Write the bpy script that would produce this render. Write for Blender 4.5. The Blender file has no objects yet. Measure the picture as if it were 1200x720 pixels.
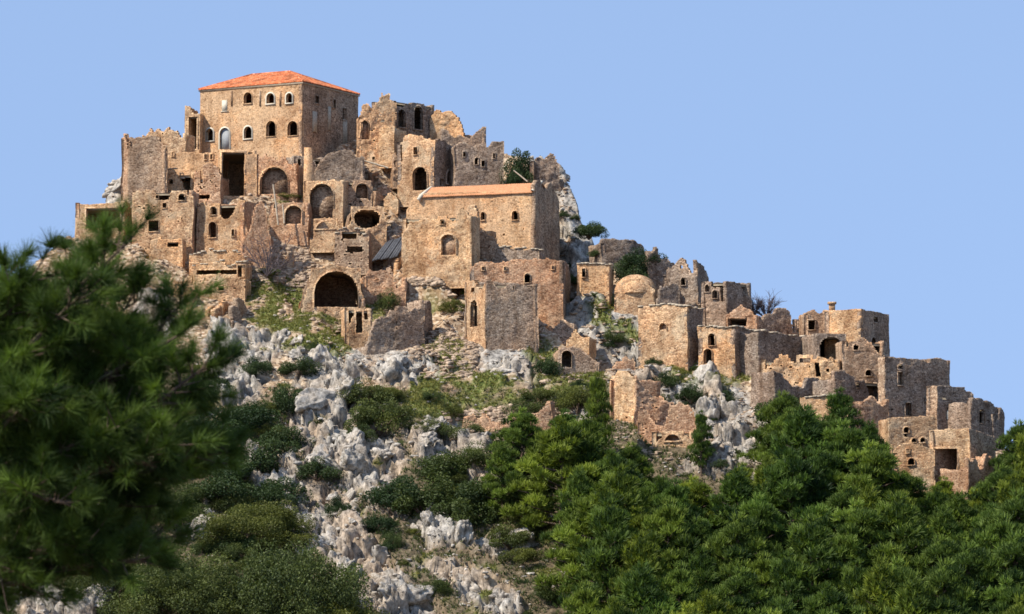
import bpy, math, random
import numpy as np
from mathutils import Vector

# ------------------------------------------------------------------ camera, world, sun, exposure
S = bpy.context.scene
FP = 4716.0                      # focal length in pixels of a 1200 px wide picture
PITCH = math.radians(5.0)
CP, SP = math.cos(PITCH), math.sin(PITCH)
cam = bpy.data.objects.new('camera', bpy.data.cameras.new('camera'))
S.collection.objects.link(cam); S.camera = cam
cam.location = (0, 0, 0); cam.rotation_euler = (math.radians(90) + PITCH, 0, 0)
cam.data.sensor_width = 36; cam.data.lens = 36 * FP / 1200
cam.data.clip_start = 0.5; cam.data.clip_end = 20000
cam.data.dof.use_dof = True; cam.data.dof.focus_distance = 485; cam.data.dof.aperture_fstop = 9.0

SUN_EL, SUN_AZ = math.radians(46), math.radians(-122)      # azimuth from +Y (view) towards +X
sx, sy = math.sin(SUN_AZ), math.cos(SUN_AZ)
SUNV = Vector((sx * math.cos(SUN_EL), sy * math.cos(SUN_EL), math.sin(SUN_EL)))
ld = bpy.data.lights.new('sun', 'SUN'); ld.energy = 4.6; ld.angle = math.radians(0.53); ld.color = (1.0, 0.93, 0.82)
sun = bpy.data.objects.new('sun', ld); S.collection.objects.link(sun)
sun.rotation_euler = SUNV.to_track_quat('Z', 'Y').to_euler()

W = bpy.data.worlds.new('World'); S.world = W; W.use_nodes = True
nt = W.node_tree; nt.nodes.clear()
out = nt.nodes.new('ShaderNodeOutputWorld'); bg = nt.nodes.new('ShaderNodeBackground')
sky = nt.nodes.new('ShaderNodeTexSky'); sky.sky_type = 'NISHITA'; sky.sun_disc = False
sky.sun_elevation = SUN_EL; sky.sun_rotation = SUN_AZ % (2 * math.pi)
sky.altitude = 600; sky.air_density = 1.0; sky.dust_density = 0.15; sky.ozone_density = 3.0
tc = nt.nodes.new('ShaderNodeTexCoord'); mp = nt.nodes.new('ShaderNodeMapping')
mp.inputs['Scale'].default_value = (1, 1, 0.35); mp.inputs['Location'].default_value = (0, 0, 0.34)
hs = nt.nodes.new('ShaderNodeHueSaturation'); hs.inputs['Saturation'].default_value = 0.87; hs.inputs['Value'].default_value = 1.22
nt.links.new(tc.outputs['Generated'], mp.inputs[0]); nt.links.new(mp.outputs[0], sky.inputs[0])
nt.links.new(sky.outputs[0], hs.inputs['Color']); nt.links.new(hs.outputs[0], bg.inputs[0]); nt.links.new(bg.outputs[0], out.inputs[0])
bg.inputs[1].default_value = 0.15
S.view_settings.view_transform = 'Standard'; S.view_settings.look = 'None'
S.view_settings.exposure = 0.42; S.view_settings.gamma = 1.0
S.render.engine = 'CYCLES'
S.cycles.filter_width = 1.6
S.cycles.max_bounces = 5; S.cycles.diffuse_bounces = 3; S.cycles.transmission_bounces = 3

# ------------------------------------------------------------------ noise (numpy)
def _hash(ix, iy, iz, seed):
    h = (ix.astype(np.int64) * 374761393 + iy.astype(np.int64) * 668265263 + iz.astype(np.int64) * 2147483647 + seed * 974634777) & 0xffffffff
    h = ((h ^ (h >> 13)) * 1274126177) & 0xffffffff
    h = ((h ^ (h >> 16)) * 2246822519) & 0xffffffff
    return ((h ^ (h >> 15)) & 0xffffff) / float(0x1000000)
def vnoise(P, seed=0):
    """value noise in -1..1"""
    F = np.floor(P); f = P - F; f = f * f * f * (f * (f * 6 - 15) + 10)
    i = F.astype(np.int64); r = 0
    for a in (0, 1):
        wx = f[:, 0] if a else 1 - f[:, 0]
        for b in (0, 1):
            wy = f[:, 1] if b else 1 - f[:, 1]
            for c in (0, 1):
                wz = f[:, 2] if c else 1 - f[:, 2]
                r = r + wx * wy * wz * _hash(i[:, 0] + a, i[:, 1] + b, i[:, 2] + c, seed)
    return r * 2 - 1
def fbm(P, o=4, seed=0, g=0.5):
    r = 0; a = 1; t = 0
    for k in range(o):
        r = r + a * vnoise(P * 2.0 ** k + 17.3 * k, seed + k); t += a; a *= g
    return r / t
def worley(P, seed=0):
    """F1, F2 and a random value of the nearest cell"""
    i = np.floor(P).astype(np.int64)
    f1 = np.full(len(P), 9.0); f2 = f1.copy(); cv = np.zeros(len(P))
    for a in (-1, 0, 1):
        for b in (-1, 0, 1):
            for c in (-1, 0, 1):
                j = i + (a, b, c)
                q = np.stack([_hash(j[:, 0], j[:, 1], j[:, 2], seed + k) for k in range(3)], 1) + j
                d = np.sqrt(((q - P) ** 2).sum(1)); v = _hash(j[:, 0], j[:, 1], j[:, 2], seed + 7)
                near = d < f1
                f2 = np.where(near, f1, np.minimum(f2, d)); cv = np.where(near, v, cv); f1 = np.where(near, d, f1)
    return f1, f2, cv
def sstep(a, b, x):
    t = np.clip((x - a) / (b - a), 0, 1); return t * t * (3 - 2 * t)

# ------------------------------------------------------------------ mesh helpers
C = S.collection
def mesh(verts, quads=None, tris=None, mat=None, smooth=False, name='mesh', col=None):
    me = bpy.data.meshes.new(name)
    verts = np.asarray(verts, dtype=np.float32).reshape(-1, 3)
    loops = []; starts = []; tot = []
    n = 0
    for arr, k in ((quads, 4), (tris, 3)):
        if arr is None or len(arr) == 0: continue
        arr = np.asarray(arr, dtype=np.int32).reshape(-1, k)
        loops.append(arr.ravel()); starts.append(n + np.arange(len(arr)) * k); tot.append(np.full(len(arr), k)); n += arr.size
    loops = np.concatenate(loops).astype(np.int32); starts = np.concatenate(starts).astype(np.int32); tot = np.concatenate(tot).astype(np.int32)
    me.vertices.add(len(verts)); me.vertices.foreach_set('co', verts.ravel())
    me.loops.add(len(loops)); me.loops.foreach_set('vertex_index', loops)
    me.polygons.add(len(starts)); me.polygons.foreach_set('loop_start', starts); me.polygons.foreach_set('loop_total', tot)
    me.update(calc_edges=True)
    if smooth: me.polygons.foreach_set('use_smooth', np.ones(len(starts), dtype=bool))
    if col is not None:
        a = me.color_attributes.new('tone', 'FLOAT_COLOR', 'POINT')
        c4 = np.ones((len(verts), 4), dtype=np.float32); c4[:, :col.shape[1]] = col
        a.data.foreach_set('color', c4.ravel())
    if mat: me.materials.append(mat)
    me.validate()
    return me
def obj(name, me, parent=None, loc=None):
    o = bpy.data.objects.new(name, me); C.objects.link(o)
    if parent is not None: o.parent = parent
    if loc is not None: o.location = loc
    return o
def thing(name, label, cat, loc=(0, 0, 0), group=None):
    o = bpy.data.objects.new(name, None); C.objects.link(o); o.location = loc
    o.empty_display_size = 0.5
    o['label'] = label; o['category'] = cat
    if group: o['group'] = group
    return o
class MB:
    def __init__(s): s.v = []; s.q = []; s.t = []; s.n = 0
    def add(s, v, q=None, t=None):
        v = np.asarray(v, float).reshape(-1, 3)
        if q is not None and len(q): s.q.append(np.asarray(q).reshape(-1, 4) + s.n)
        if t is not None and len(t): s.t.append(np.asarray(t).reshape(-1, 3) + s.n)
        s.v.append(v); s.n += len(v)
    def box(s, c, ax, ay, az):
        """box from a corner and three edge vectors"""
        c, ax, ay, az = (np.asarray(k, float) for k in (c, ax, ay, az))
        v = [c + i * ax + j * ay + k * az for k in (0, 1) for j in (0, 1) for i in (0, 1)]
        s.add(v, [(0, 2, 3, 1), (4, 5, 7, 6), (0, 1, 5, 4), (2, 6, 7, 3), (0, 4, 6, 2), (1, 3, 7, 5)])
    def tube(s, pts, rad, k=5):
        pts = np.asarray(pts, float); n = len(pts)
        d = np.gradient(pts, axis=0); d /= np.linalg.norm(d, axis=1)[:, None] + 1e-9
        up = np.where(np.abs(d[:, 2:3]) > 0.9, [[1., 0, 0]], [[0., 0, 1]])
        a = np.cross(d, up); a /= np.linalg.norm(a, axis=1)[:, None] + 1e-9; b = np.cross(d, a)
        th = np.arange(k) * 2 * np.pi / k
        r = np.asarray(rad, float).reshape(-1, 1, 1) * np.ones((n, 1, 1))
        V = pts[:, None, :] + r * (np.cos(th)[None, :, None] * a[:, None, :] + np.sin(th)[None, :, None] * b[:, None, :])
        i = np.arange(n - 1)[:, None] * k; j = np.arange(k)[None, :]; j2 = (j + 1) % k
        q = np.stack([i + j, i + j2, i + k + j2, i + k + j], -1).reshape(-1, 4)
        s.add(V.reshape(-1, 3), q)
    def build(s, mat, smooth=False, origin=(0, 0, 0), name='mesh', col=None):
        v = np.concatenate(s.v) - np.asarray(origin)
        return mesh(v, np.concatenate(s.q) if s.q else None, np.concatenate(s.t) if s.t else None, mat, smooth, name, col)

# ------------------------------------------------------------------ materials
def newmat(name):
    m = bpy.data.materials.new(name); m.use_nodes = True; t = m.node_tree; t.nodes.clear()
    o = t.nodes.new('ShaderNodeOutputMaterial'); b = t.nodes.new('ShaderNodeBsdfPrincipled')
    b.inputs['Roughness'].default_value = 0.92; b.inputs['Specular IOR Level'].default_value = 0.15
    t.links.new(b.outputs[0], o.inputs[0]); return m, t, b
def N(t, k, **kw):
    n = t.nodes.new('ShaderNode' + k)
    for a, b in kw.items():
        if a in n.inputs: n.inputs[a].default_value = b
        else: setattr(n, a, b)
    return n
def L(t, a, b): t.links.new(a, b)
def ramp(t, fac, stops):
    r = t.nodes.new('ShaderNodeValToRGB'); e = r.color_ramp.elements
    while len(e) > 1: e.remove(e[-1])
    e[0].position = stops[0][0]; e[0].color = (*stops[0][1], 1) if len(stops[0][1]) == 3 else stops[0][1]
    for p, c in stops[1:]:
        k = e.new(p); k.color = (*c, 1)
    L(t, fac, r.inputs[0]); return r
def mix(t, fac, a, b, mode='MIX'):
    n = t.nodes.new('ShaderNodeMix'); n.data_type = 'RGBA'; n.blend_type = mode
    for s, v in ((n.inputs[0], fac), (n.inputs[6], a), (n.inputs[7], b)):
        if isinstance(v, bpy.types.NodeSocket): L(t, v, s)
        elif isinstance(v, (int, float)): s.default_value = v
        else: s.default_value = (*v, 1)
    return n.outputs[2]
def tcoord(t, scale=(1, 1, 1), world=True):
    g = t.nodes.new('ShaderNodeNewGeometry'); m = t.nodes.new('ShaderNodeMapping'); m.inputs['Scale'].default_value = scale
    L(t, g.outputs['Position'], m.inputs[0]); return m.outputs[0]
def stone(name, c1, c2, c3, plaster=0.0, pc=(.55, .42, .28), size=3.7, bump=0.5):
    """rubble masonry: three stone colours, dusty joints, patches of leftover plaster and lichen"""
    m, t, b = newmat(name)
    co = tcoord(t, (size, size, size * 1.5))
    warp = N(t, 'TexNoise', Scale=1.3, Detail=2.0); L(t, co, warp.inputs['Vector'])
    add = N(t, 'VectorMath', operation='ADD'); sc = N(t, 'VectorMath', operation='SCALE'); sc.inputs[3].default_value = 0.6
    L(t, warp.outputs[1], sc.inputs[0]); L(t, co, add.inputs[0]); L(t, sc.outputs[0], add.inputs[1])
    vo = N(t, 'TexVoronoi', Scale=1.0); L(t, add.outputs[0], vo.inputs['Vector'])
    ve = N(t, 'TexVoronoi', Scale=1.0, feature='DISTANCE_TO_EDGE'); L(t, add.outputs[0], ve.inputs['Vector'])
    sep = N(t, 'SeparateColor'); L(t, vo.outputs['Color'], sep.inputs[0])
    dk = tuple(x * 0.55 for x in c3)
    base = ramp(t, sep.outputs[0], [(0.0, dk), (0.12, c3), (0.4, c1), (0.75, c2), (1.0, tuple(min(.75, x * 1.2) for x in c2))]).outputs[0]
    big = N(t, 'TexNoise', Scale=0.28, Detail=5.0, Roughness=0.65); L(t, tcoord(t), big.inputs['Vector'])
    r1 = ramp(t, big.outputs[0], [(0.36, (.62, .56, .52)), (0.5, (1, 1, 1)), (0.66, (1.28, 1.2, 1.1))])
    base = mix(t, 1.0, base, r1.outputs[0], 'MULTIPLY')
    hue = N(t, 'TexNoise', Scale=0.17, Detail=3.0); m2 = N(t, 'Mapping'); m2.inputs['Location'].default_value = (31, 7, 3); L(t, tcoord(t), m2.inputs[0]); L(t, m2.outputs[0], hue.inputs['Vector'])
    r2 = ramp(t, hue.outputs[0], [(0.4, (1.0, 1.0, 1.0)), (0.64, (1.08, .94, .84))])
    base = mix(t, 1.0, base, r2.outputs[0], 'MULTIPLY')
    joint = ramp(t, ve.outputs[0], [(0.0, (1, 1, 1)), (0.10, (0, 0, 0))])
    jc = tuple(0.8 * x for x in c1)
    base = mix(t, joint.outputs[0], base, jc)
    if plaster > 0:
        pn = N(t, 'TexNoise', Scale=0.35, Detail=7.0, Roughness=0.7); L(t, m2.outputs[0], pn.inputs['Vector'])
        th = 1 - plaster
        pr = ramp(t, pn.outputs[0], [(0.30 + 0.4 * th - 0.03, (0, 0, 0)), (0.30 + 0.4 * th + 0.05, (.75, .75, .75))])
        fine = N(t, 'TexNoise', Scale=4.0, Detail=3.0); L(t, tcoord(t), fine.inputs['Vector'])
        pcol = ramp(t, fine.outputs[0], [(0.3, tuple(.72 * x for x in pc)), (0.7, tuple(1.15 * x for x in pc))])
        base = mix(t, pr.outputs[0], base, pcol.outputs[0])
    stn = N(t, 'TexNoise', Scale=.55, Detail=4.0, Roughness=.6); L(t, tcoord(t, (1.6, 1.6, .28)), stn.inputs['Vector'])
    base = mix(t, 1.0, base, ramp(t, stn.outputs[0], [(.36, (.78, .74, .70)), (.5, (1, 1, 1)), (.68, (1.1, 1.08, 1.05))]).outputs[0], 'MULTIPLY')
    sp = N(t, 'TexNoise', Scale=6.5, Detail=2.0, Roughness=0.7); L(t, tcoord(t), sp.inputs['Vector'])
    r3 = ramp(t, sp.outputs[0], [(0.36, (.5, .45, .42)), (0.45, (1, 1, 1)), (0.57, (1.05, 1.04, 1.02)), (0.68, (1.28, 1.24, 1.16))])
    base = mix(t, 1.0, base, r3.outputs[0], 'MULTIPLY')
    L(t, base, b.inputs['Base Color'])
    bp = N(t, 'Bump', Strength=bump, Distance=0.12)
    mm = N(t, 'Math', operation='MINIMUM'); mm.inputs[1].default_value = 0.22; L(t, ve.outputs[0], mm.inputs[0])
    ma = N(t, 'Math', operation='MULTIPLY_ADD'); ma.inputs[1].default_value = 3.0; L(t, mm.outputs[0], ma.inputs[0]); L(t, sp.outputs[0], ma.inputs[2])
    L(t, ma.outputs[0], bp.inputs['Height']); L(t, bp.outputs[0], b.inputs['Normal'])
    return m
def plain(name, c, var=0.25, scale=3.0, rough=0.9, bump=0.3, stretch=(1, 1, 1)):
    m, t, b = newmat(name)
    n = N(t, 'TexNoise', Scale=scale, Detail=5.0, Roughness=0.65); L(t, tcoord(t, stretch), n.inputs['Vector'])
    r = ramp(t, n.outputs[0], [(0.3, tuple(x * (1 - var) for x in c)), (0.5, c), (0.72, tuple(min(.9, x * (1 + var)) for x in c))])
    L(t, r.outputs[0], b.inputs['Base Color']); b.inputs['Roughness'].default_value = rough
    bp = N(t, 'Bump', Strength=bump, Distance=0.06); L(t, n.outputs[0], bp.inputs['Height']); L(t, bp.outputs[0], b.inputs['Normal'])
    return m
M = {}
M['ashlar'] = stone('warm_ashlar_stone', (.53, .345, .195), (.58, .395, .235), (.46, .285, .155), 0.5, (.58, .385, .225), 3.4, 0.3)
M['tan'] = stone('tan_rubble_stone', (.50, .33, .19), (.59, .42, .26), (.38, .23, .135), 0.35, (.56, .42, .27))
M['ochre'] = stone('ochre_rubble_stone', (.53, .335, .18), (.60, .42, .25), (.42, .25, .14), 0.4, (.62, .44, .27))
M['red'] = stone('reddish_rubble_stone', (.44, .27, .165), (.53, .365, .24), (.35, .20, .12), 0.3, (.52, .35, .22))
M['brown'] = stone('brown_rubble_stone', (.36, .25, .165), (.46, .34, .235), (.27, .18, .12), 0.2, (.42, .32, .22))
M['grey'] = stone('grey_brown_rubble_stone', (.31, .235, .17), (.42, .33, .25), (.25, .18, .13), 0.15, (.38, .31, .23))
M['dark'] = stone('shaded_grey_stone', (.25, .195, .15), (.34, .275, .215), (.19, .14, .105), 0.08, (.3, .25, .2))  # dark tone puts the shade of walls turned from the sun into the stone
M['plaster'] = plain('pale_lime_plaster', (.66, .57, .44), .18, 4)
M['white'] = plain('white_lime_wash', (.58, .51, .39), .2, 5)
M['coping'] = plain('pale_coping_stone', (.44, .36, .26), .4, 5)
M['earth'] = plain('packed_earth_roof', (.30, .24, .16), .3, 2)
M['slate'] = plain('dark_slate_slab', (.085, .085, .09), .4, 3, .7)
M['wood'] = plain('weathered_timber', (.20, .15, .11), .35, 6, .85, .4, (1, 1, .2))
M['paledoor'] = plain('grey_painted_door', (.30, .31, .31), .2, 8, .6)
M['bark'] = plain('pine_bark', (.12, .085, .06), .45, 8, .95, .8, (1, 1, .3))
M['twig'] = plain('bare_grey_twigs', (.13, .105, .105), .3, 5)
def tile_mat():
    m, t, b = newmat('orange_clay_tiles')
    n = N(t, 'TexVoronoi', Scale=1.0); L(t, tcoord(t, (3.3, 3.3, 6)), n.inputs['Vector'])
    sep = N(t, 'SeparateColor'); L(t, n.outputs['Color'], sep.inputs[0])
    r = ramp(t, sep.outputs[0], [(0, (.36, .10, .04)), (.3, (.56, .155, .06)), (.7, (.66, .21, .085)), (1, (.74, .33, .17))])
    big = N(t, 'TexNoise', Scale=0.6, Detail=4.0); L(t, tcoord(t), big.inputs['Vector'])
    r2 = ramp(t, big.outputs[0], [(.38, (.55, .56, .55)), (.5, (.95, .95, .93)), (.66, (1.12, 1.05, 1))])
    L(t, mix(t, 1.0, r.outputs[0], r2.outputs[0], 'MULTIPLY'), b.inputs['Base Color']); return m
M['tile'] = tile_mat(); M['oldtile'] = plain('old_pale_clay_tiles', (.58, .27, .13), .35, 3.5)
def leaf_mat(name, dark, light, trans=0.25):
    m, t, b = newmat(name)
    a = N(t, 'Attribute', attribute_name='tone'); oi = N(t, 'ObjectInfo')
    sep = N(t, 'SeparateColor'); L(t, a.outputs['Color'], sep.inputs[0])
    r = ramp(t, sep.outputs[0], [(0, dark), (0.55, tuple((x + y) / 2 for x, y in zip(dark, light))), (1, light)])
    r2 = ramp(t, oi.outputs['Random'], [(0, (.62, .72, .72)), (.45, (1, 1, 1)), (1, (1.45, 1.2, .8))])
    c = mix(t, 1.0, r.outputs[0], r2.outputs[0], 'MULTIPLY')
    L(t, c, b.inputs['Base Color']); b.inputs['Roughness'].default_value = .6; b.inputs['Specular IOR Level'].default_value = .25
    tr = N(t, 'BsdfTranslucent'); L(t, mix(t, 1.0, c, (1.1, 1.15, .55), 'MULTIPLY'), tr.inputs[0])
    ms = N(t, 'MixShader'); ms.inputs[0].default_value = trans
    o = [n for n in t.nodes if n.type == 'OUTPUT_MATERIAL'][0]
    L(t, b.outputs[0], ms.inputs[1]); L(t, tr.outputs[0], ms.inputs[2]); L(t, ms.outputs[0], o.inputs[0]); return m
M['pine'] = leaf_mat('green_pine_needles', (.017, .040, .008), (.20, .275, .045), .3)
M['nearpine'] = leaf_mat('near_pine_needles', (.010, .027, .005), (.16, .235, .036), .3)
M['olive'] = leaf_mat('olive_green_leaves', (.026, .042, .012), (.125, .15, .036))
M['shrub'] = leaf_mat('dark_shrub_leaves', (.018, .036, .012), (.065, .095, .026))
M['grass'] = leaf_mat('spring_grass', (.09, .11, .025), (.26, .255, .085), .3)
def ground_mat():
    m, t, b = newmat('hillside_ground')
    a = N(t, 'Attribute', attribute_name='tone'); sep = N(t, 'SeparateColor'); L(t, a.outputs['Color'], sep.inputs[0])
    # rubble ground: small stones in tan, pink and grey
    vo = N(t, 'TexVoronoi', Scale=1.0); L(t, tcoord(t, (2.6, 2.6, 3.6)), vo.inputs['Vector'])
    s2 = N(t, 'SeparateColor'); L(t, vo.outputs['Color'], s2.inputs[0])
    rub = ramp(t, s2.outputs[0], [(0, (.14, .10, .065)), (.3, (.30, .205, .13)), (.65, (.44, .33, .215)), (1, (.60, .52, .40))]).outputs[0]
    big = N(t, 'TexNoise', Scale=0.22, Detail=6.0, Roughness=.65); L(t, tcoord(t), big.inputs['Vector'])
    rub = mix(t, 1.0, rub, ramp(t, big.outputs[0], [(.38, (.78, .66, .56)), (.6, (1.1, 1.05, 1))]).outputs[0], 'MULTIPLY')
    # limestone: pale grey, warm in places, black lichen streaks
    nr = N(t, 'TexNoise', Scale=1.3, Detail=8.0, Roughness=.72); L(t, tcoord(t, (1, 1, .8)), nr.inputs['Vector'])
    rock = ramp(t, nr.outputs[0], [(.32, (.06, .056, .052)), (.43, (.21, .198, .18)), (.54, (.40, .38, .345)), (.68, (.64, .61, .55))]).outputs[0]
    wm = N(t, 'TexNoise', Scale=.16, Detail=3.0); L(t, tcoord(t), wm.inputs['Vector'])
    rock = mix(t, 1.0, rock, ramp(t, wm.outputs[0], [(.42, (1, 1, 1)), (.66, (1.0, .84, .70))]).outputs[0], 'MULTIPLY')
    rock = mix(t, 1.0, rock, (1.0, .96, .905), 'MULTIPLY')
    gn = N(t, 'TexNoise', Scale=2.2, Detail=6.0, Roughness=.7); L(t, tcoord(t), gn.inputs['Vector'])
    grs = ramp(t, gn.outputs[0], [(.33, (.05, .065, .018)), (.48, (.12, .145, .035)), (.58, (.21, .205, .07)), (.68, (.38, .31, .19))]).outputs[0]
    soil = ramp(t, gn.outputs[0], [(.35, (.06, .05, .03)), (.55, (.16, .12, .07)), (.7, (.30, .25, .17))]).outputs[0]
    c = mix(t, sep.outputs[0], rub, rock); c = mix(t, sep.outputs[2], c, soil); c = mix(t, sep.outputs[1], c, grs)
    L(t, c, b.inputs['Base Color'])
    bp = N(t, 'Bump', Strength=.8, Distance=.25); ad = N(t, 'Math', operation='ADD')
    L(t, nr.outputs[0], ad.inputs[0]); L(t, gn.outputs[0], ad.inputs[1]); L(t, ad.outputs[0], bp.inputs['Height']); L(t, bp.outputs[0], b.inputs['Normal'])
    return m
def rock_mat(name, warm):
    m, t, b = newmat(name)
    nr = N(t, 'TexNoise', Scale=1.5, Detail=8.0, Roughness=.72); L(t, tcoord(t, (1, 1, .7)), nr.inputs['Vector'])
    c = ramp(t, nr.outputs[0], [(.31, (.08, .075, .07)), (.42, (.24, .225, .2)), (.53, (.43, .405, .365)), (.68, (.66, .63, .57))]).outputs[0]
    wm = N(t, 'TexNoise', Scale=.5, Detail=3.0); L(t, tcoord(t), wm.inputs['Vector'])
    w = (1.0, .78, .6) if warm else (1.0, .91, .81)
    c = mix(t, 1.0, c, ramp(t, wm.outputs[0], [(.40, w if warm else (1.0, .96, .91)), (.66, w)]).outputs[0], 'MULTIPLY')
    L(t, c, b.inputs['Base Color'])
    bp = N(t, 'Bump', Strength=.9, Distance=.25); L(t, nr.outputs[0], bp.inputs['Height']); L(t, bp.outputs[0], b.inputs['Normal']); return m
M['ground'] = ground_mat(); M['rock'] = rock_mat('grey_limestone', False); M['rubble'] = rock_mat('tan_rubble', True)

# ------------------------------------------------------------------ picture -> place
Y0, KH = 423.0, 1.55                       # the hillside: y = Y0 + KH * z
def ray(u, v):
    a = (u - 600) / FP; b = (360 - v) / FP
    return np.array([a, CP - b * SP, SP + b * CP])
def project(x, y, z):
    zc = y * CP + z * SP; yc = -y * SP + z * CP
    return 600 + FP * x / zc, 360 - FP * yc / zc
def hill(u, v, dy=0.0):
    d = ray(u, v); t = (Y0 + dy) / (d[1] - KH * d[2]); return d * t
def at_depth(u, v, y):
    d = ray(u, v); return d * (y / d[1])
RU = [-300, -120, 0, 40, 90, 135, 170, 215, 300, 420, 530, 590, 640, 658, 666, 680, 700, 760, 850, 900, 1000, 1100, 1165, 1200, 1300, 1500]
RV = [520, 430, 345, 300, 262, 215, 178, 160, 158, 150, 152, 168, 180, 186, 208, 236, 284, 316, 352, 372, 402, 445, 500, 545, 620, 760]
_rp = np.array([hill(u, v) for u, v in zip(RU, RV)])
def ridge_z(x): return np.interp(x, _rp[:, 0], _rp[:, 2])
PADS = []       # (quad corners xy (4,2), base z)
def quad_dist(x, y, Q):
    inside = np.ones_like(x, bool); d = np.full_like(x, 1e9)
    for i in range(len(Q)):
        a = Q[i]; b = Q[(i + 1) % len(Q)]; e = b - a; l2 = (e * e).sum()
        t = np.clip(((x - a[0]) * e[0] + (y - a[1]) * e[1]) / l2, 0, 1)
        d = np.minimum(d, np.hypot(x - a[0] - t * e[0], y - a[1] - t * e[1]))
        inside &= ((x - a[0]) * e[1] - (y - a[1]) * e[0]) <= 0
    return np.where(inside, 0, d)
def poly_mask(u, v, P, soft=10):
    """1 inside the polygon of picture points, falling off over soft pixels"""
    P = np.asarray(P, float); ins = np.zeros_like(u, bool); d = np.full_like(u, 1e9)
    for i in range(len(P)):
        a = P[i]; b = P[(i + 1) % len(P)]
        cond = ((a[1] > v) != (b[1] > v)) & (u < (b[0] - a[0]) * (v - a[1]) / (b[1] - a[1] + 1e-9) + a[0]); ins ^= cond
        e = b - a; t = np.clip(((u - a[0]) * e[0] + (v - a[1]) * e[1]) / ((e * e).sum() + 1e-9), 0, 1)
        d = np.minimum(d, np.hypot(u - a[0] - t * e[0], v - a[1] - t * e[1]))
    return np.clip(0.5 + np.where(ins, d, -d) / soft, 0, 1)
ROCK = [
    [(243, 385), (290, 385), (335, 400), (340, 412), (310, 432), (305, 462), (300, 475), (240, 472)],
    [(345, 400), (395, 394), (430, 402), (440, 415), (422, 440), (420, 470), (390, 480), (352, 470), (345, 430)],
    [(440, 407), (500, 407), (530, 420), (530, 436), (500, 455), (458, 450), (435, 440)],
    [(280, 520), (330, 528), (410, 580), (445, 635), (480, 690), (520, 720), (560, 800), (410, 800), (415, 705), (380, 665), (340, 630), (315, 585), (285, 550)],
    [(350, 468), (435, 470), (475, 535), (465, 560), (485, 600), (440, 605), (405, 572), (362, 550), (340, 505)],
    [(465, 500), (510, 485), (572, 510), (572, 540), (600, 572), (595, 592), (555, 582), (530, 556), (490, 548)],
    [(480, 610), (530, 600), (560, 625), (620, 632), (600, 655), (550, 640), (500, 640)], [(470, 650), (540, 655), (600, 692), (620, 730), (580, 730), (520, 690)],
    [(565, 395), (640, 398), (648, 445), (590, 452), (560, 430)],
    [(600, 180), (664, 190), (700, 270), (720, 300), (716, 330), (740, 356), (800, 420), (850, 440), (905, 490), (900, 560), (800, 560), (775, 470), (700, 420), (670, 400), (650, 350), (650, 240)],
    [(640, 465), (690, 462), (700, 500), (645, 505)],
    [(120, 205), (150, 215), (150, 240), (100, 250)],
    [(-60, 655), (60, 668), (120, 720), (150, 900), (-100, 900)],
    [(150, 350), (200, 350), (210, 420), (160, 420)], [(235, 590), (275, 600), (270, 640), (240, 630)],
]
GRASS = [
    [(290, 325), (350, 318), (365, 350), (420, 365), (430, 400), (390, 425), (320, 400), (285, 350)],
    [(470, 455), (520, 425), (560, 430), (620, 450), (615, 475), (540, 490), (470, 490)],
    [(690, 345), (730, 350), (760, 385), (820, 430), (860, 450), (800, 440), (740, 400), (690, 380)],
    [(735, 480), (800, 482), (810, 500), (750, 505)],
    [(600, 390), (700, 420), (720, 480), (640, 460)],
    [(505, 400), (545, 400), (540, 430), (510, 425)],
    [(550, 290), (625, 288), (630, 302), (560, 302)],
    [(322, 222), (355, 222), (352, 236), (325, 236)],
]
SOIL = [
    [(560, 490), (700, 440), (760, 500), (900, 540), (940, 500), (1060, 560), (1200, 540), (1500, 600), (1500, 1100), (600, 1100), (620, 640), (560, 560)],
    [(-200, 420), (240, 420), (300, 560), (420, 680), (420, 800), (100, 800), (-200, 640)],
    [(480, 600), (640, 620), (640, 800), (480, 800)],
]
def masks(x, y, z):
    u, v = project(x, y, z)
    P = np.stack([x, y, z], 1)
    w = fbm(P * 0.25, 4, 50) * 14; w2 = fbm(P * 0.25, 4, 60) * 14
    rock = np.max([poly_mask(u + w, v + w2, p, 12) for p in ROCK], 0)
    grass = np.max([poly_mask(u + w, v + w2, p, 16) for p in GRASS], 0)
    soil = np.max([poly_mask(u + w, v + w2, p, 20) for p in SOIL], 0)
    spots = fbm(P * 0.55, 3, 70)
    grass = grass * sstep(-.35, .05, spots); rock = rock * sstep(-.62, -.3, fbm(P * 0.4, 3, 90))
    grass = np.maximum(grass, 0.8 * sstep(.28, .45, fbm(P * 0.3, 4, 33)) * sstep(300, 360, v) * (1 - rock))
    soil = np.maximum(soil, sstep(440, 480, v) * (u < 820) * (1 - sstep(.5, 1, grass)))
    return rock, grass, soil * (1 - rock)
def base_h(x, y):
    """height of the bare hillside"""
    h0 = (y - Y0) / KH
    P = np.stack([x, y, np.zeros_like(x)], 1)
    amp = sstep(415, 440, y)
    h0 = h0 + amp * (fbm(P * 0.055, 3, 5) * 1.2 + fbm(P * 0.16, 3, 9) * 0.7)
    zr = ridge_z(x); yr = Y0 + KH * zr
    back = zr - 0.45 * (y - yr) + fbm(P * 0.12, 3, 12) * .6
    k = 1.2; h = -k * np.log(np.exp(-np.clip(h0, -60, 200) / k) + np.exp(-np.clip(back, -60, 200) / k))
    h = np.maximum(h, -28 + 4 * fbm(P * .01, 3, 4))
    # far foot of the hill and the spur that the camera stands on
    near = -1.7 - 0.25 * np.maximum(0, y - 12) + 0.02 * np.abs(x) * 0
    h = np.where(y < 300, np.maximum(near, -24 + 3 * fbm(P * .01, 3, 4)), h)
    return h
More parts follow.
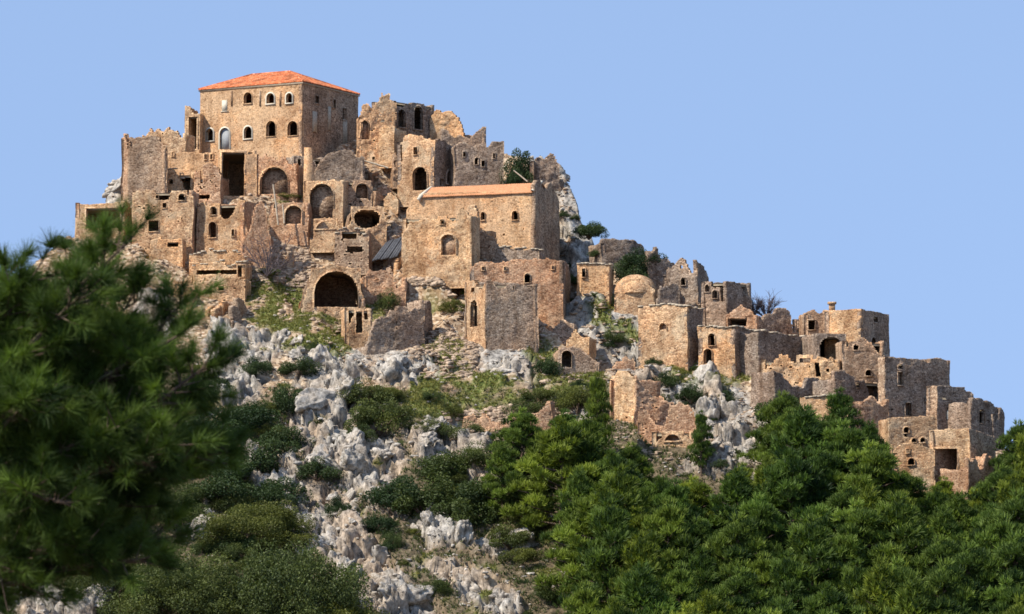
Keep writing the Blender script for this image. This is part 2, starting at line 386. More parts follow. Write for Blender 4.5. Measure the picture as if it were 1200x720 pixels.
def final_h(x, y):
    x = np.atleast_1d(np.asarray(x, float)); y = np.atleast_1d(np.asarray(y, float))
    h = base_h(x, y); near = np.full_like(x, 99.)
    for Q, zb, nat in PADS:
        lo = Q.min(0) - 14; hi = Q.max(0) + 14
        m = (x > lo[0]) & (x < hi[0]) & (y > lo[1]) & (y < hi[1])
        if not m.any(): continue
        d = quad_dist(x[m], y[m], Q)
        if nat:      # the house is cut into the slope and the ground outside its walls stays as it was
            h[m] = np.where(d <= .05, np.minimum(h[m], zb), h[m]); near[m] = np.minimum(near[m], d * 1.5); continue
        h[m] = np.minimum(h[m], zb + np.maximum(0, d - 0.5) * 1.3)
        # a little fill so that nothing hangs in the air
        h[m] = np.where(d < 1.2, np.maximum(h[m], zb - 0.6 - d), h[m])
        near[m] = np.minimum(near[m], d)
    return h, near
def ground_hit(u, v, start=330.0, end=640.0):
    """where a sight line first meets the ground"""
    d = ray(u, v); ys = np.arange(start, end, 0.5); t = ys / d[1]
    h, _ = final_h(d[0] * t, ys); z = d[2] * t
    k = np.nonzero(z <= h)[0]
    if len(k) == 0: return None
    return np.array([d[0] * t[k[0]], ys[k[0]], h[k[0]]])
# ------------------------------------------------------------------ masonry
def wall_grid(A, B, zb, top, holes, cell, thick, nrm, rough, pock=0.0, seed=0):
    """a masonry wall as real stones' relief: openings are holes, the top follows top(s)"""
    A = np.asarray(A, float); B = np.asarray(B, float); Ln = np.hypot(*(B - A)); e = (B - A) / Ln
    s = np.linspace(0, Ln, max(2, int(round(Ln / cell))) + 1)
    tz = top(s); zt = tz.max(); nz = max(2, int(math.ceil((zt - zb) / cell))); z = zb + np.arange(nz + 1) * (zt - zb) / nz
    Sg, Zg = np.meshgrid(s, z, indexing='ij'); Zc = np.minimum(Zg, tz[:, None])
    sc = (s[1:] + s[:-1]) / 2; zc = (z[1:] + z[:-1]) / 2
    tc_ = np.minimum(tz[1:], tz[:-1]); keep = z[:-1][None, :] < tc_[:, None] - 0.02
    SC, ZC = np.meshgrid(sc, zc, indexing='ij')
    for (s0, s1, z0, z1, kind) in holes:
        inside = (SC > s0) & (SC < s1) & (ZC > z0) & (ZC < z1)
        if kind in 'an':
            r = (s1 - s0) / 2; zs = z1 - r * 1.05
            inside &= (ZC < zs) | (((SC - (s0 + s1) / 2) / r) ** 2 + ((ZC - zs) / (r * 1.05)) ** 2 < 1)
        if kind == 'o':
            inside &= (((SC - (s0 + s1) / 2) / ((s1 - s0) / 2)) ** 2 + ((ZC - (z0 + z1) / 2) / ((z1 - z0) / 2)) ** 2) < 1
        keep &= ~inside
    rs = np.random.RandomState(seed + 11)
    if pock > 0:
        k = rs.rand(*keep.shape) < pock; k[:, -3:] = False; k2 = k.copy(); k2[1:, :] |= k[:-1, :] & (rs.rand(*keep[1:].shape) < .5); keep &= ~k2
    js = rs.uniform(-.22, .22, Sg.shape) * cell; jz = rs.uniform(-.22, .22, Sg.shape) * cell
    js[0] = js[-1] = 0; jz[:, 0] = 0
    Sv = Sg + js; Zv = Zc + jz
    P = np.stack([A[0] + e[0] * Sv, A[1] + e[1] * Sv, Zv], -1).reshape(-1, 3)
    n = rough * (fbm(P * (1.9, 1.9, 2.6), 2, seed + 3) * .9 + fbm(P * 0.35, 2, seed + 5) * 1.2)
    nv = np.array([nrm[0], nrm[1], 0.])
    wob = np.stack([fbm(P * .3, 2, 801), fbm(P * .3, 2, 802), np.zeros(len(P))], 1) * (rough * 1.7 + (.0 if rough < .05 else .05))
    P = P + wob; F = P + nv * n[:, None]; Bk = P - nv * thick
    nS, nZ = Sg.shape; idx = np.arange(nS * nZ).reshape(nS, nZ); off = nS * nZ
    a, b, c, d = idx[:-1, :-1], idx[1:, :-1], idx[1:, 1:], idx[:-1, 1:]
    Q = [np.stack([a, b, c, d], -1)[keep], np.stack([d, c, b, a], -1)[keep] + off]
    kp = np.pad(keep, 1)
    for di, dj, p, q in ((-1, 0, a, d), (1, 0, b, c), (0, -1, a, b), (0, 1, d, c)):
        edge = keep & ~kp[1 + di:1 + di + keep.shape[0], 1 + dj:1 + dj + keep.shape[1]]
        Q.append(np.stack([p, q, q + off, p + off], -1)[edge])
    Q = np.concatenate([k.reshape(-1, 4) for k in Q])
    V = np.concatenate([F, Bk]); used = np.unique(Q); rm = np.zeros(len(V), int); rm[used] = np.arange(len(used))
    return V[used], rm[Q]
class Plane:
    """a standing wall plane between two ground points; turns picture points into (s, z) on it"""
    def __init__(s, A, B):
        s.A = np.asarray(A, float)[:2]; s.B = np.asarray(B, float)[:2]; s.L = np.hypot(*(s.B - s.A)); s.e = (s.B - s.A) / s.L
    def sz(s, u, v):
        d = ray(u, v); n = np.array([-s.e[1], s.e[0]])
        t = (s.A @ n) / (d[:2] @ n); p = d[:2] * t
        return (p - s.A) @ s.e, d[2] * t
    def pt(s, q, z, nrm=None, o=0): 
        r = np.array([s.A[0] + s.e[0] * q, s.A[1] + s.e[1] * q, z]); return r if nrm is None else r + np.array([nrm[0], nrm[1], 0]) * o
def ring(pl, nrm, hole, w, proud=0.08, deep=0.3, sill=True):
    s0, s1, z0, z1, kind = hole; b = MB(); path = [(s0, z0)]
    if kind in 'an':
        r = (s1 - s0) / 2; zs = z1 - r
        for k in range(9): an = math.pi - k * math.pi / 8; path.append(((s0 + s1) / 2 + r * math.cos(an), zs + r * math.sin(an)))
        outp = [(s0 - w, z0)] + [((s0 + s1) / 2 + (r + w) * math.cos(math.pi - k * math.pi / 8), zs + (r + w) * math.sin(math.pi - k * math.pi / 8)) for k in range(9)] + [(s1 + w, z0)]
    else:
        path += [(s0, z1), (s1, z1)]; outp = [(s0 - w, z0), (s0 - w, z1 + w), (s1 + w, z1 + w), (s1 + w, z0)]
    path.append((s1, z0)); n = len(path)
    V = [pl.pt(*p, nrm, proud) for p in path] + [pl.pt(*p, nrm, proud) for p in outp] + [pl.pt(*p, nrm, -deep) for p in path] + [pl.pt(*p, nrm, -0.02) for p in outp]
    Q = []
    for i in range(n - 1): Q += [(i, i + 1, n + i + 1, n + i), (i, i + 1, 2 * n + i + 1, 2 * n + i), (n + i, n + i + 1, 3 * n + i + 1, 3 * n + i)]
    b.add(V, Q)
    if sill:
        c = pl.pt(s0 - w, z0 - w, nrm, -deep); e3 = np.array([pl.e[0], pl.e[1], 0]); n3 = np.array([nrm[0], nrm[1], 0])
        b.box(c, e3 * (s1 - s0 + 2 * w), n3 * (deep + proud + .05), (0, 0, w * .95))
    return b
def sheet(pl, nrm, s0, s1, z0, z1, o, t=0.12):
    b = MB(); e3 = np.array([pl.e[0], pl.e[1], 0]); n3 = np.array([nrm[0], nrm[1], 0])
    b.box(pl.pt(s0, z0, nrm, o - t), e3 * (s1 - s0), n3 * t, (0, 0, z1 - z0)); return b
def find_len(Cn, d, u, zmid):
    lo, hi = 0.0, 80.0; u0 = project(Cn[0], Cn[1], zmid)[0]; sg = 1 if u > u0 else -1
    for _ in range(40):
        m = (lo + hi) / 2
        if sg * (project(Cn[0] + d[0] * m, Cn[1] + d[1] * m, zmid)[0] - u) < 0: lo = m
        else: hi = m
    return lo
def layout(b):
    """footprint of a building from its specification"""
    th = math.radians(b['th'])
    if b['type'] == 'H':
        Cn = hill(b['uc'], b['vb'], b.get('dy', 0)); d1 = (-math.cos(th), math.sin(th)); d2 = (math.sin(th), math.cos(th))
        if 'th2' in b: t2 = math.radians(b['th2']); d2 = (math.cos(t2), math.sin(t2))
        zm = Cn[2] + 3
        l1 = find_len(Cn, d1, b['ul'], zm); l2 = find_len(Cn, d2, b['ur'], zm)
        c2 = Cn[:2]; Lp = c2 + np.array(d1) * l1; Rp = c2 + np.array(d2) * l2; K = Lp + np.array(d2) * max(l2, b.get('deep', 0))
        b['pts'] = (c2, Lp, Rp, K); b['C'] = Cn
        Q = np.array([c2, Rp, K, Lp])
    else:
        um = b.get('ua', (b['ul'] + b['ur']) / 2); Cn = hill(um, b['vb'], b.get('dy', 0)); d = (math.cos(th), math.sin(th)); zm = Cn[2] + 1
        r = find_len(Cn, d, b['ur'], zm) if b['ur'] > um + .5 else 0; l = find_len(Cn, (-d[0], -d[1]), b['ul'], zm) if b['ul'] < um - .5 else 0
        Lp = Cn[:2] - np.array(d) * l; Rp = Cn[:2] + np.array(d) * r; n = np.array([-math.sin(th), math.cos(th)]) * b.get('deep', 4)
        b['pts'] = (Lp, Rp, Rp + n, Lp + n); b['C'] = Cn
        Q = np.array([Lp, Rp, Rp + n, Lp + n])
    b['Q'] = Q; b['zb'] = Cn[2] - b.get('sink', 0.2)
    return b
def make_top(pl, prof, zc, rag, seed, seg=0.2):
    if isinstance(prof, (int, float)): base = lambda s: np.full_like(s, zc(prof))
    else:
        pts = sorted(pl.sz(u, v) for u, v in prof); xs = [p[0] for p in pts]; zs = [p[1] for p in pts]
        base = lambda s: np.interp(s, xs, zs)
    def f(s):
        P = np.stack([s * 0.9, np.full_like(s, seed * 3.1), np.zeros_like(s)], 1)
        st = np.floor(s / 0.55); R = _hash(st.astype(np.int64), np.full(len(s), seed), np.zeros(len(s), int), 5) - .5
        nz_ = fbm(P * .55 + 40, 2, seed + 9); bite = np.maximum(0, nz_ - .12) * 5.0 * min(1, rag / .3) if rag > .13 else 0
        if rag > .22 and seed % 5 < 3:
            e_ = s if seed % 2 else s.max() - s; bite = bite + np.maximum(0, 1.6 + 1.2 * ((seed * 37) % 10) / 10 - e_) * .55 * (1 + .5 * fbm(P * 2, 2, seed))
        return base(s) + rag * (fbm(P, 3, seed) * 1.1 + R * 1.0) - rag * .3 - bite
    return f, base
NB = [0]
FRAME = {'ashlar': 'ashlar', 'tan': 'tan', 'ochre': 'tan', 'red': 'tan', 'brown': 'brown', 'grey': 'grey', 'dark': 'grey'}
def face(root, pl, nrm, zb, prof, zc, holes, mat, b, seed, cap=None):
    top, basef = make_top(pl, prof, zc, b.get('rag', .35), seed)
    hs = []; cell = b.get('cell', .19); opens = []
    for h in holes:
        u, v, w, hh, kind = h[:5]
        q0, za = pl.sz(u - w / 2, v + hh / 2); q1, zz = pl.sz(u + w / 2, v - hh / 2)
        k = kind[0].lower(); hs.append((q0, q1, za, zz, k if k in 'arno' else 'r')); opens.append((kind, h[5] if len(h) > 5 else None))
    b.setdefault('_hs', []).extend(h for h in hs if h[3] < top(np.array([h[0], h[1]])).min() + 1.2 and h[1] - h[0] > .45)
    top0 = top
    def top(s):
        t = top0(s)
        for h in hs:
            if h[1] - h[0] < .5 or h[3] > basef(np.array([(h[0] + h[1]) / 2]))[0] + .3: continue
            t = np.where((s > h[0] - .45) & (s < h[1] + .45), np.maximum(t, h[3] + .35), t)
        return t
    V, Q = wall_grid(pl.A, pl.B, zb, top, hs, cell, b.get('thick', .55), nrm, b.get('rough', .09), b.get('pock', 0), seed)
    org = root.location
    wl = obj('wall', mesh(V - np.array(org), Q, mat=M[mat], name='wall'), root)
    for hl, (kind, fm) in zip(hs, opens):
        if kind[0] == 'o': continue
        wide = hl[1] - hl[0]; tall = hl[3] - hl[2]
        if kind == 'x': continue
        nm = {'a': 'window', 'r': 'window', 'A': 'doorway', 'R': 'doorway', 'n': 'blocked_arch', 'N': 'blocked_arch'}[kind[0]]
        if kind[0] == 'A' and wide > 2.2: nm = 'arch'
        w = .17 if fm == 'white' else (.10 if wide < 1.6 else .2)
        rg = ring(pl, nrm, hl, w, .1, .32, sill=kind[0] in 'ar').build(M[fm or FRAME[mat]], origin=org, name=nm)
        p = obj(nm, rg, root)
        if kind[0] in 'nN':
            obj('infill', sheet(pl, nrm, hl[0] - .1, hl[1] + .1, hl[2] - .3, hl[3] + .1, -.45 if kind[0] == 'n' else -.9).build(M['brown'], origin=org), p)
        if len(kind) > 1 and kind[1] == 'd':
            obj('door_leaf', sheet(pl, nrm, hl[0], hl[1], hl[2], hl[3], -.22, .08).build(M['paledoor'], origin=org), p)
    if cap:
        cb = MB(); n3 = np.array([nrm[0], nrm[1], 0]); ss = np.arange(0, pl.L, .5); tz = top(ss); rs = np.random.RandomState(seed)
        for s_, z_ in zip(ss, tz):
            if rs.rand() < .2: continue
            cb.box(pl.pt(s_, z_ - .02, nrm, rs.uniform(.05, .16)), np.array([pl.e[0], pl.e[1], 0]) * rs.uniform(.44, .62), -n3 * .7, (0, 0, rs.uniform(.08, .24)))
        obj('coping', cb.build(M['coping'], origin=org), root)['kind'] = 'stuff'
    return (lambda s: np.minimum(top(s), basef(s))), pl.L
def construct(b):
    NB[0] += 1; seed = NB[0] * 7
    Cn = b['C']; zb = b['zb'] - b.get('foot', 2.2)
    zc = lambda v: at_depth(b.get('uc', (b['ul'] + b['ur']) / 2), v, Cn[1])[2]
    root = thing(b['name'], b['label'], b['cat'], (Cn[0], Cn[1], b['zb']), b.get('group'))
    m1 = b['mat']; m2 = b.get('mat2', m1)  # mat2 is mostly a darker stone: the right face's shade put into its colour
    if b['type'] == 'H':
        c2, Lp, Rp, K = b['pts']
        pl = Plane(Lp, c2); e = pl.e; n1 = (e[1], -e[0]); f1, L1 = face(root, pl, n1, zb, b['L'], zc, b.get('hL', []), m1, b, seed, b.get('cap'))
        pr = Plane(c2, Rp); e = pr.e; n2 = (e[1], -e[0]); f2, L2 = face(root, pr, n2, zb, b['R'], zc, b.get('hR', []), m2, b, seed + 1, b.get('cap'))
        inner = [(Rp, K, f2(np.array([L2]))[0]), (K, Lp, f1(np.array([0.]))[0])]
        zr = b.get('zroof', min(f1(np.linspace(0, L1, 70)).min(), f2(np.linspace(0, L2, 70)).min()) - b.get('drop', .45))
        poly = [c2, Rp, K, Lp]
    else:
        Lp, Rp, R2, L2_ = b['pts']
        pl = Plane(Lp, Rp); e = pl.e; n1 = (e[1], -e[0]); f1, L1 = face(root, pl, n1, zb, b['L'], zc, b.get('hL', []), m1, b, seed, b.get('cap'))
        zl, zr_ = f1(np.array([0.]))[0], f1(np.array([L1]))[0]
        inner = [(Rp, R2, zr_ - .1), (R2, L2_, min(zl, zr_) - .2), (L2_, Lp, zl - .1)]
        zr = f1(np.linspace(0, L1, 70)).min() - b.get('drop', .45); poly = [Lp, Rp, R2, L2_]
    hz = [h[3] for h in b.get('_hs', [])]
    if hz: zr = max(zr, max(hz) + .12)
    if b.get('vault'): zr = -99.
    if b.get('shell', True):
        for i, (A, B, zt) in enumerate(inner):
            e = (np.asarray(B) - A); Ln = np.hypot(*e)
            if Ln < .5: continue
            e = e / Ln; nn = (e[1], -e[0])
            zt = max(zt, zr + .25) if b.get('roof', True) else zt
            tp, _ = make_top(Plane(A, B), 0, lambda v: zt, .12, seed + 20 + i)
            if b.get('vault') and i == 1: tp = lambda s: f1(np.clip(L1 - s, 0, L1)) + .05
            elif b.get('vault'): tp = lambda s, zt=zt: np.full_like(s, zt + .1)
            V, Q = wall_grid(np.asarray(A) + e * .02, np.asarray(B) - e * .02, zb, tp, [], .45, .5, nn, .08, 0, seed + 30 + i)
            obj('wall', mesh(V - np.array(root.location), Q, mat=M[m2]), root)
    hz = [h[3] for h in b.get('_hs', [])]
    if hz: zr = max(zr, max(hz) + .12)
    if b.get('vault'):
        ss = np.linspace(.1, L1 - .1, 16); zz = f1(ss).clip(min=zb + 1) - .12; A2 = np.append(L2_ - Lp, 0); vb_ = MB()
        fr = np.array([pl.pt(s_, z_, n1, -.3) for s_, z_ in zip(ss, zz)]); bk = fr + A2
        vb_.add(np.concatenate([fr, bk, fr - (0, 0, .3), bk - (0, 0, .3)]), [(i, i + 1, 17 + i, 16 + i) for i in range(15)] + [(32 + i, 33 + i, 49 + i, 48 + i) for i in range(15)] + [(i, i + 1, 33 + i, 32 + i) for i in range(15)])
        obj('vault', vb_.build(M['brown'], origin=root.location), root)
    elif b.get('roof', True):
        cpt = sum(np.asarray(p) for p in poly) / 4
        q = [np.asarray(p) + (cpt - p) / max(1e-6, np.hypot(*(cpt - p))) * .35 for p in poly]
        rb = MB(); rb.add([(p[0], p[1], zr) for p in q] + [(p[0], p[1], zr - .3) for p in q],
                          [(0, 1, 2, 3), (7, 6, 5, 4)] + [(i, (i + 1) % 4, 4 + (i + 1) % 4, 4 + i) for i in range(4)])
        obj('roof', rb.build(M[b.get('roofmat', 'earth')], origin=root.location), root)
    b['root'] = root; b['zroof_'] = zr
    return root
def H(name, label, uc, ul, ur, vb, Lt, Rt, **k): 
    d = dict(type='H', name=name, label=label, cat=k.pop('cat', 'house'), uc=uc, ul=ul, ur=ur, vb=vb, L=Lt, R=Rt, th=29, mat='tan'); d.update(k); return layout(d)
def R(name, label, ul, ur, vb, Lt, **k):
    d = dict(type='W', name=name, label=label, cat=k.pop('cat', 'ruin'), ul=ul, ur=ur, vb=vb, L=Lt, th=-12, mat='tan'); d.update(k); return layout(d)
B = []
def add(b): B.append(b); return b
# --- the summit
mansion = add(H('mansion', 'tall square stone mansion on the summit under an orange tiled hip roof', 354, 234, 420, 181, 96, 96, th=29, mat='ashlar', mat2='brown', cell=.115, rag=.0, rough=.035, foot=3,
    roof=False, drop=.3, hL=[(290.6, 115, 9.5, 14, 'a'), (317, 115.5, 9, 13, 'a', 'white'), (339, 115, 7, 12, 'a', 'white'), (246, 158, 8, 15, 'a', 'white'),
    (263.4, 162.5, 11.5, 26, 'Ad', 'white'), (290.6, 155.5, 9, 15, 'a', 'white'), (317.7, 151, 11, 19, 'a'), (343, 150.5, 11.5, 18, 'a'), (236.5, 104, 2, 2.5, 'x'), (250, 103.5, 2, 2, 'x')],
    hR=[(371, 117, 4, 8, 'r'), (391.5, 122, 2.5, 9, 'r'), (403, 134, 4.5, 13, 'r')]))
add(R('tower_stub', 'square tower stub with a tall dark opening against the mansion left wall', 216, 234, 180, [(216, 125), (223, 124), (228, 120), (234, 119)], th=-15, mat='tan', hL=[(226.5, 156, 11, 38, 'R')], rag=.4, deep=4, dy=5, foot=6))
add(R('ruined_wall', 'broken tan wall rising in a jagged skyline left of the tower stub', 166, 218, 178, [(166, 150), (174, 144), (184, 141), (194, 146), (205, 144), (211, 140), (218, 138)], th=-18, mat='tan', rag=.7, deep=3, pock=.01, roof=False))
add(H('ruined_house', 'grey brown roofless shell with a rounded ragged top at the upper left summit edge', 149, 142, 196, 238, [(142, 160), (149, 158)], [(149, 158), (170, 159), (185, 160), (191, 165), (197, 176)], th=60, th2=-4, mat='red', mat2='brown', rag=.35, deep=5, hR=[(193, 173, 3, 3, 'r'), (160, 225, 4, 4, 'r')]))
add(R('terrace_wall', 'pale terrace wall with two small holes left of the tall black doorway', 196, 258, 202, [(196, 181), (215, 178), (235, 178), (258, 180)], th=-12, mat='ashlar', rag=.2, hL=[(203, 181, 3, 5, 'r'), (241, 184, 3, 6, 'r'), (248, 184, 3, 6, 'r')]))
add(R('ruined_house', 'low tan ruin with two dark holes under a pale stone ledge', 158, 228, 222, [(158, 206), (185, 198), (205, 196), (228, 192)], th=-8, mat='ochre', rag=.35, cap=True, hL=[(180, 213, 6, 12, 'r'), (200.5, 213, 5, 6, 'a'), (213, 205, 3, 3, 'r')]))
add(R('ruined_wall', 'thin broken wall fragment stepping along the pale ledge at far left', 156, 192, 210, [(156, 204), (165, 203), (175, 199), (186, 197), (192, 192)], th=-10, mat='brown', rag=.4, dy=2.5, roof=False))
add(R('ruined_wall', 'red stone pier between dark gaps left of the tall black doorway', 227, 259, 232, [(227, 198), (234, 193), (246, 190), (259, 188)], th=-12, mat='red', rag=.4, pock=.03, hL=[(236, 200, 4, 30, 'x'), (239, 231, 14, 7, 'x')]))
add(R('gatehouse', 'tall black doorway cut below the grey arched door of the mansion', 257, 300, 232, [(257, 181), (300, 181)], th=8, mat='ashlar', rag=.1, deep=11, dy=1, hL=[(273, 204, 27, 50, 'R')]))
add(R('ruined_house', 'reddish wall with a wide blocked arch below the mansion corner', 298, 348, 226, [(298, 183), (310, 181), (322, 183), (335, 178), (342, 174), (348, 176)], th=-10, mat='red', rag=.45, pock=.012, hL=[(321, 212, 33, 33, 'N')]))
add(R('ruined_wall', 'dark recess wall between the blocked arch and the pale buttress', 345, 380, 224, [(345, 184), (380, 186)], th=25, mat='dark', dy=3, rag=.2, hL=[(350, 204, 6, 36, 'x')]))
add(R('ruined_house', 'gabled grey brown shed wall with a rounded top right of the buttress', 366, 428, 216, [(366, 206), (374, 190), (384, 180), (396, 176), (408, 175), (418, 178), (428, 185)], vault=True, th=8, mat='grey', rag=.15, rough=.1, drop=2.2, deep=5))
# --- left low group
add(H('small_house', 'small roofed hut with a wide open dark front at the far left edge', 146, 88, 152, 278, [(88, 238), (100, 239), (125, 238), (146, 236)], [(146, 236), (152, 238)], th=8, mat='ochre', mat2='red', rag=.12, hL=[(121, 256, 40, 24, 'R'), (93, 245, 2, 2, 'x')], deep=6))
add(R('ruined_house', 'broad pinkish brown house wall with a dark square hole at its lower left', 155, 226, 284, [(155, 226), (175, 222), (200, 221), (215, 226), (226, 228)], th=-6, mat='tan', mat2='red', rag=.3, pock=.006, hL=[(193, 241, 5, 6, 'r'), (213, 231, 8, 8, 'a'), (180, 265, 12, 13, 'r'), (198, 254, 2.5, 2.5, 'x'), (184, 231, 3, 4, 'r')]))
add(R('ruined_wall', 'short reddish slanting wall beside the far left hut', 146, 164, 268, [(146, 236), (152, 228), (158, 226), (164, 230)], th=35, mat='red', rag=.4, dy=1))
add(H('small_house', 'tan house with two arched black windows one above the other', 286, 230, 300, 288, [(230, 240), (240, 236), (262, 234), (286, 235)], [(286, 235), (300, 238)], th=14, mat='ochre', mat2='red', rag=.2, hL=[(250, 247, 7.5, 10, 'a'), (249, 269.5, 9, 19, 'a'), (273, 273, 3, 8, 'r'), (231, 270, 4, 24, 'x')]))
add(R('ruined_wall', 'rounded reddish bastion wall right of the house with two arched windows', 284, 318, 292, [(284, 236), (296, 234), (308, 236), (318, 246)], th=12, mat='red', rag=.35, dy=-.6))
add(R('terrace_wall', 'low pale plastered terrace on the slope below the square hole', 176, 214, 302, [(176, 282), (190, 277), (205, 275), (214, 278)], th=-5, mat='ochre', rag=.3, deep=3, hL=[(203, 286, 14, 5, 'x')]))
add(R('terrace_wall', 'upper long dry stone terrace below the twin arched windows', 222, 288, 308, [(222, 298), (240, 294), (265, 293), (288, 296)], th=-8, mat='ochre', rag=.25, deep=3, cap=True))
add(R('ruined_house', 'wide terrace shelf with a long dark slot under its stone lip', 225, 288, 326, [(225, 310), (250, 307), (288, 308)], th=-8, mat='ochre', rag=.2, deep=4, cap=True, hL=[(256, 319, 56, 6, 'x'), (283, 318, 9, 14, 'r')]))
add(R('ruined_wall', 'lowest tumbled wall of the terraces with small dark holes', 204, 288, 346, [(204, 322), (225, 328), (250, 323), (288, 324)], th=-6, mat='tan', rag=.5, pock=.012, hL=[(208, 311, 3, 6, 'x'), (259, 338, 7, 6, 'r')]))
# --- middle ruins
add(R('ruined_house', 'small ruin with a pale rimmed arch and reddish inside right of the buttress', 356, 402, 258, [(356, 225), (368, 216), (380, 211), (392, 210), (402, 216)], th=-12, mat='tan', rag=.25, hL=[(377, 236, 28, 42, 'N')]))
add(R('ruined_wall', 'stained wall with a broken arch behind the round black hole', 398, 436, 250, [(398, 214), (410, 210), (420, 214), (436, 216)], th=5, mat='brown', rag=.4, pock=.03, hL=[(424, 224, 14, 18, 'N')]))
add(R('ruined_house', 'low vaulted niche behind two white posts below the green patch', 316, 362, 266, [(316, 244), (330, 238), (345, 235), (356, 238), (362, 244)], th=-4, mat='red', rag=.2, hL=[(344, 252, 20, 22, 'N')]))
add(R('ruined_vault', 'collapsed vault opening as a large round black hole in mid slope', 404, 454, 282, [(400, 262), (408, 250), (418, 243), (430, 240), (442, 243), (450, 250), (456, 262)], vault=True, th=8, mat='tan', rag=.5, deep=10, rough=.14, hL=[(430, 257, 32, 22, 'o')]))
add(R('ruined_vault', 'flat collapsed vault with a low dark mouth left of the round black hole', 364, 404, 274, [(364, 258), (380, 254), (395, 256), (404, 262)], th=-6, mat='tan', rag=.35, hL=[(381, 264, 22, 9, 'a')]))
add(R('ruined_house', 'small roofless cell with pale sills under the round black hole', 392, 432, 300, [(392, 272), (405, 269), (418, 272), (432, 274)], th=-5, mat='brown', rag=.35, pock=.03, cap=True, hL=[(409, 276, 18, 8, 'x'), (416, 292, 18, 8, 'x')]))
add(R('ruined_vault', 'great vaulted cave mouth opening black above the green slope', 352, 428, 362, [(352, 346), (357, 330), (366, 320), (380, 312), (394, 310), (408, 312), (420, 322), (428, 340)], vault=True, th=6, mat='tan', mat2='red', rag=.35, deep=11, rough=.14, hL=[(394, 339, 52, 42, 'A')]))
add(R('ruined_wall', 'broken wall with a dark gap below the cave mouth right side', 404, 436, 396, [(404, 366), (416, 360), (426, 364), (436, 372)], th=10, mat='tan', rag=.5, hL=[(421, 378, 6, 26, 'x')]))
add(R('ruined_house', 'brown rubble wall leaning into the slope left of the dark pinnacle', 430, 498, 410, [(430, 378), (445, 370), (462, 362), (480, 358), (490, 352), (498, 342)], th=28, mat='grey', rag=.5, rough=.14, deep=4, pock=.01))
add(R('ruined_wall', 'dark pointed pinnacle of wall above the rubble slope', 486, 510, 388, [(486, 352), (494, 346), (500, 338), (506, 340), (507, 356), (510, 380)], th=62, mat='dark', rag=.3, dy=1.5))
add(R('retaining_wall', 'long earthy wall stretch above the brown rubble wall', 424, 476, 350, [(424, 318), (445, 314), (460, 318), (476, 322)], th=5, mat='red', rag=.5, rough=.16, pock=.02))
# --- summit right
add(R('ruined_house', 'rubble ruin with two chimney stubs right of the mansion', 419, 464, 186, [(419, 118), (424, 113), (436, 115), (439, 104), (447, 103), (448, 113), (451, 109), (456, 108), (458, 118), (464, 122)], th=4, mat='tan', rag=.35, rough=.16, pock=.02, hL=[(426, 152, 12, 22, 'n')]))
add(R('ruined_wall', 'orange stained pier under the right chimney stub', 445, 463, 176, [(445, 152), (452, 146), (463, 148)], th=-20, mat='ochre', rag=.4, dy=-3))
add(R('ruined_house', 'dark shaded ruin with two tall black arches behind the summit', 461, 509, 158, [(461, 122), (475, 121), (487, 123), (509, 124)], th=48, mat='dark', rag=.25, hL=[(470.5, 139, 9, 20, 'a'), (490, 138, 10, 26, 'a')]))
add(R('ruined_wall', 'sunlit rubble mound of a fallen house on the skyline', 504, 546, 164, [(504, 136), (512, 128), (524, 127), (534, 132), (541, 141), (546, 150)], th=-20, mat='ochre', rag=.5, rough=.2, dy=2, roof=False))
add(R('ruined_wall', 'grey retaining wall on the skyline behind the square wall with two windows', 516, 570, 172, [(516, 152), (537, 150), (538, 148), (570, 148)], th=10, mat='grey', rag=.2, dy=2))
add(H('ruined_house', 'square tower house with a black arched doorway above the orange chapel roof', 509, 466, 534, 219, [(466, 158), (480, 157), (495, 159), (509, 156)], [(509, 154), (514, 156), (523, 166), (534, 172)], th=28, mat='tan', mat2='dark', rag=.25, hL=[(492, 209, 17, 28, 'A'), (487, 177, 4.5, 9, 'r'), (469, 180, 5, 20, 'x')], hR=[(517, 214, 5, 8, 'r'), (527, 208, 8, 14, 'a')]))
add(R('ruined_house', 'square stone wall with two tiny dark windows behind the chapel roof', 532, 590, 218, [(532, 169), (545, 165), (590, 166)], th=12, mat='grey', rag=.15, hL=[(558.5, 189, 5, 8, 'a'), (566, 192, 4, 7, 'r'), (544, 181, 3, 6, 'r'), (579, 183, 3, 6, 'r')], dy=1))
add(R('ruined_wall', 'low crumbling wall stub right of the orange stained pier', 462, 486, 200, [(462, 182), (470, 176), (486, 186)], th=10, mat='brown', rag=.6, rough=.2))
add(H('ruined_wall', 'dark jagged wall running down the skyline from the summit', 656, 622, 660, 216, [(622, 176), (624, 176), (630, 172), (640, 182), (650, 180), (656, 186)], [(656, 186), (660, 198)], th=-15, th2=60, mat='dark', rag=.5, rough=.16, cat='ruin', deep=2))
chapel = add(H('chapel', 'long stone chapel with a low orange tiled roof and tiny arched window', 627, 476, 656, 304, [(476, 246), (484, 232), (492, 228), (500, 226), (622, 224), (627, 222)], [(627, 218), (630, 211), (634, 212), (639, 226), (643, 216), (646, 214), (656, 236)], th=20, mat='ashlar', mat2='brown', rag=.04, rough=.05, cell=.15, drop=.5,
    hL=[(603.5, 252.5, 7, 11, 'a'), (566, 253.5, 4.5, 10, 'a'), (577, 236, 2, 2, 'x'), (613, 268, 2, 2.5, 'x'), (590, 275, 2, 2, 'x')]))
add(R('ruined_vault', 'rounded tan bulwark with a blocked arch leaning on the chapel left end', 472, 552, 316, [(472, 262), (478, 254), (500, 255), (518, 255), (530, 248), (540, 244), (548, 250), (552, 270)], th=-20, mat='ochre', rag=.25, rough=.12, dy=-4.2, deep=3.0, hL=[(525, 287, 19, 25, 'n'), (518, 260, 5, 6, 'a')]))
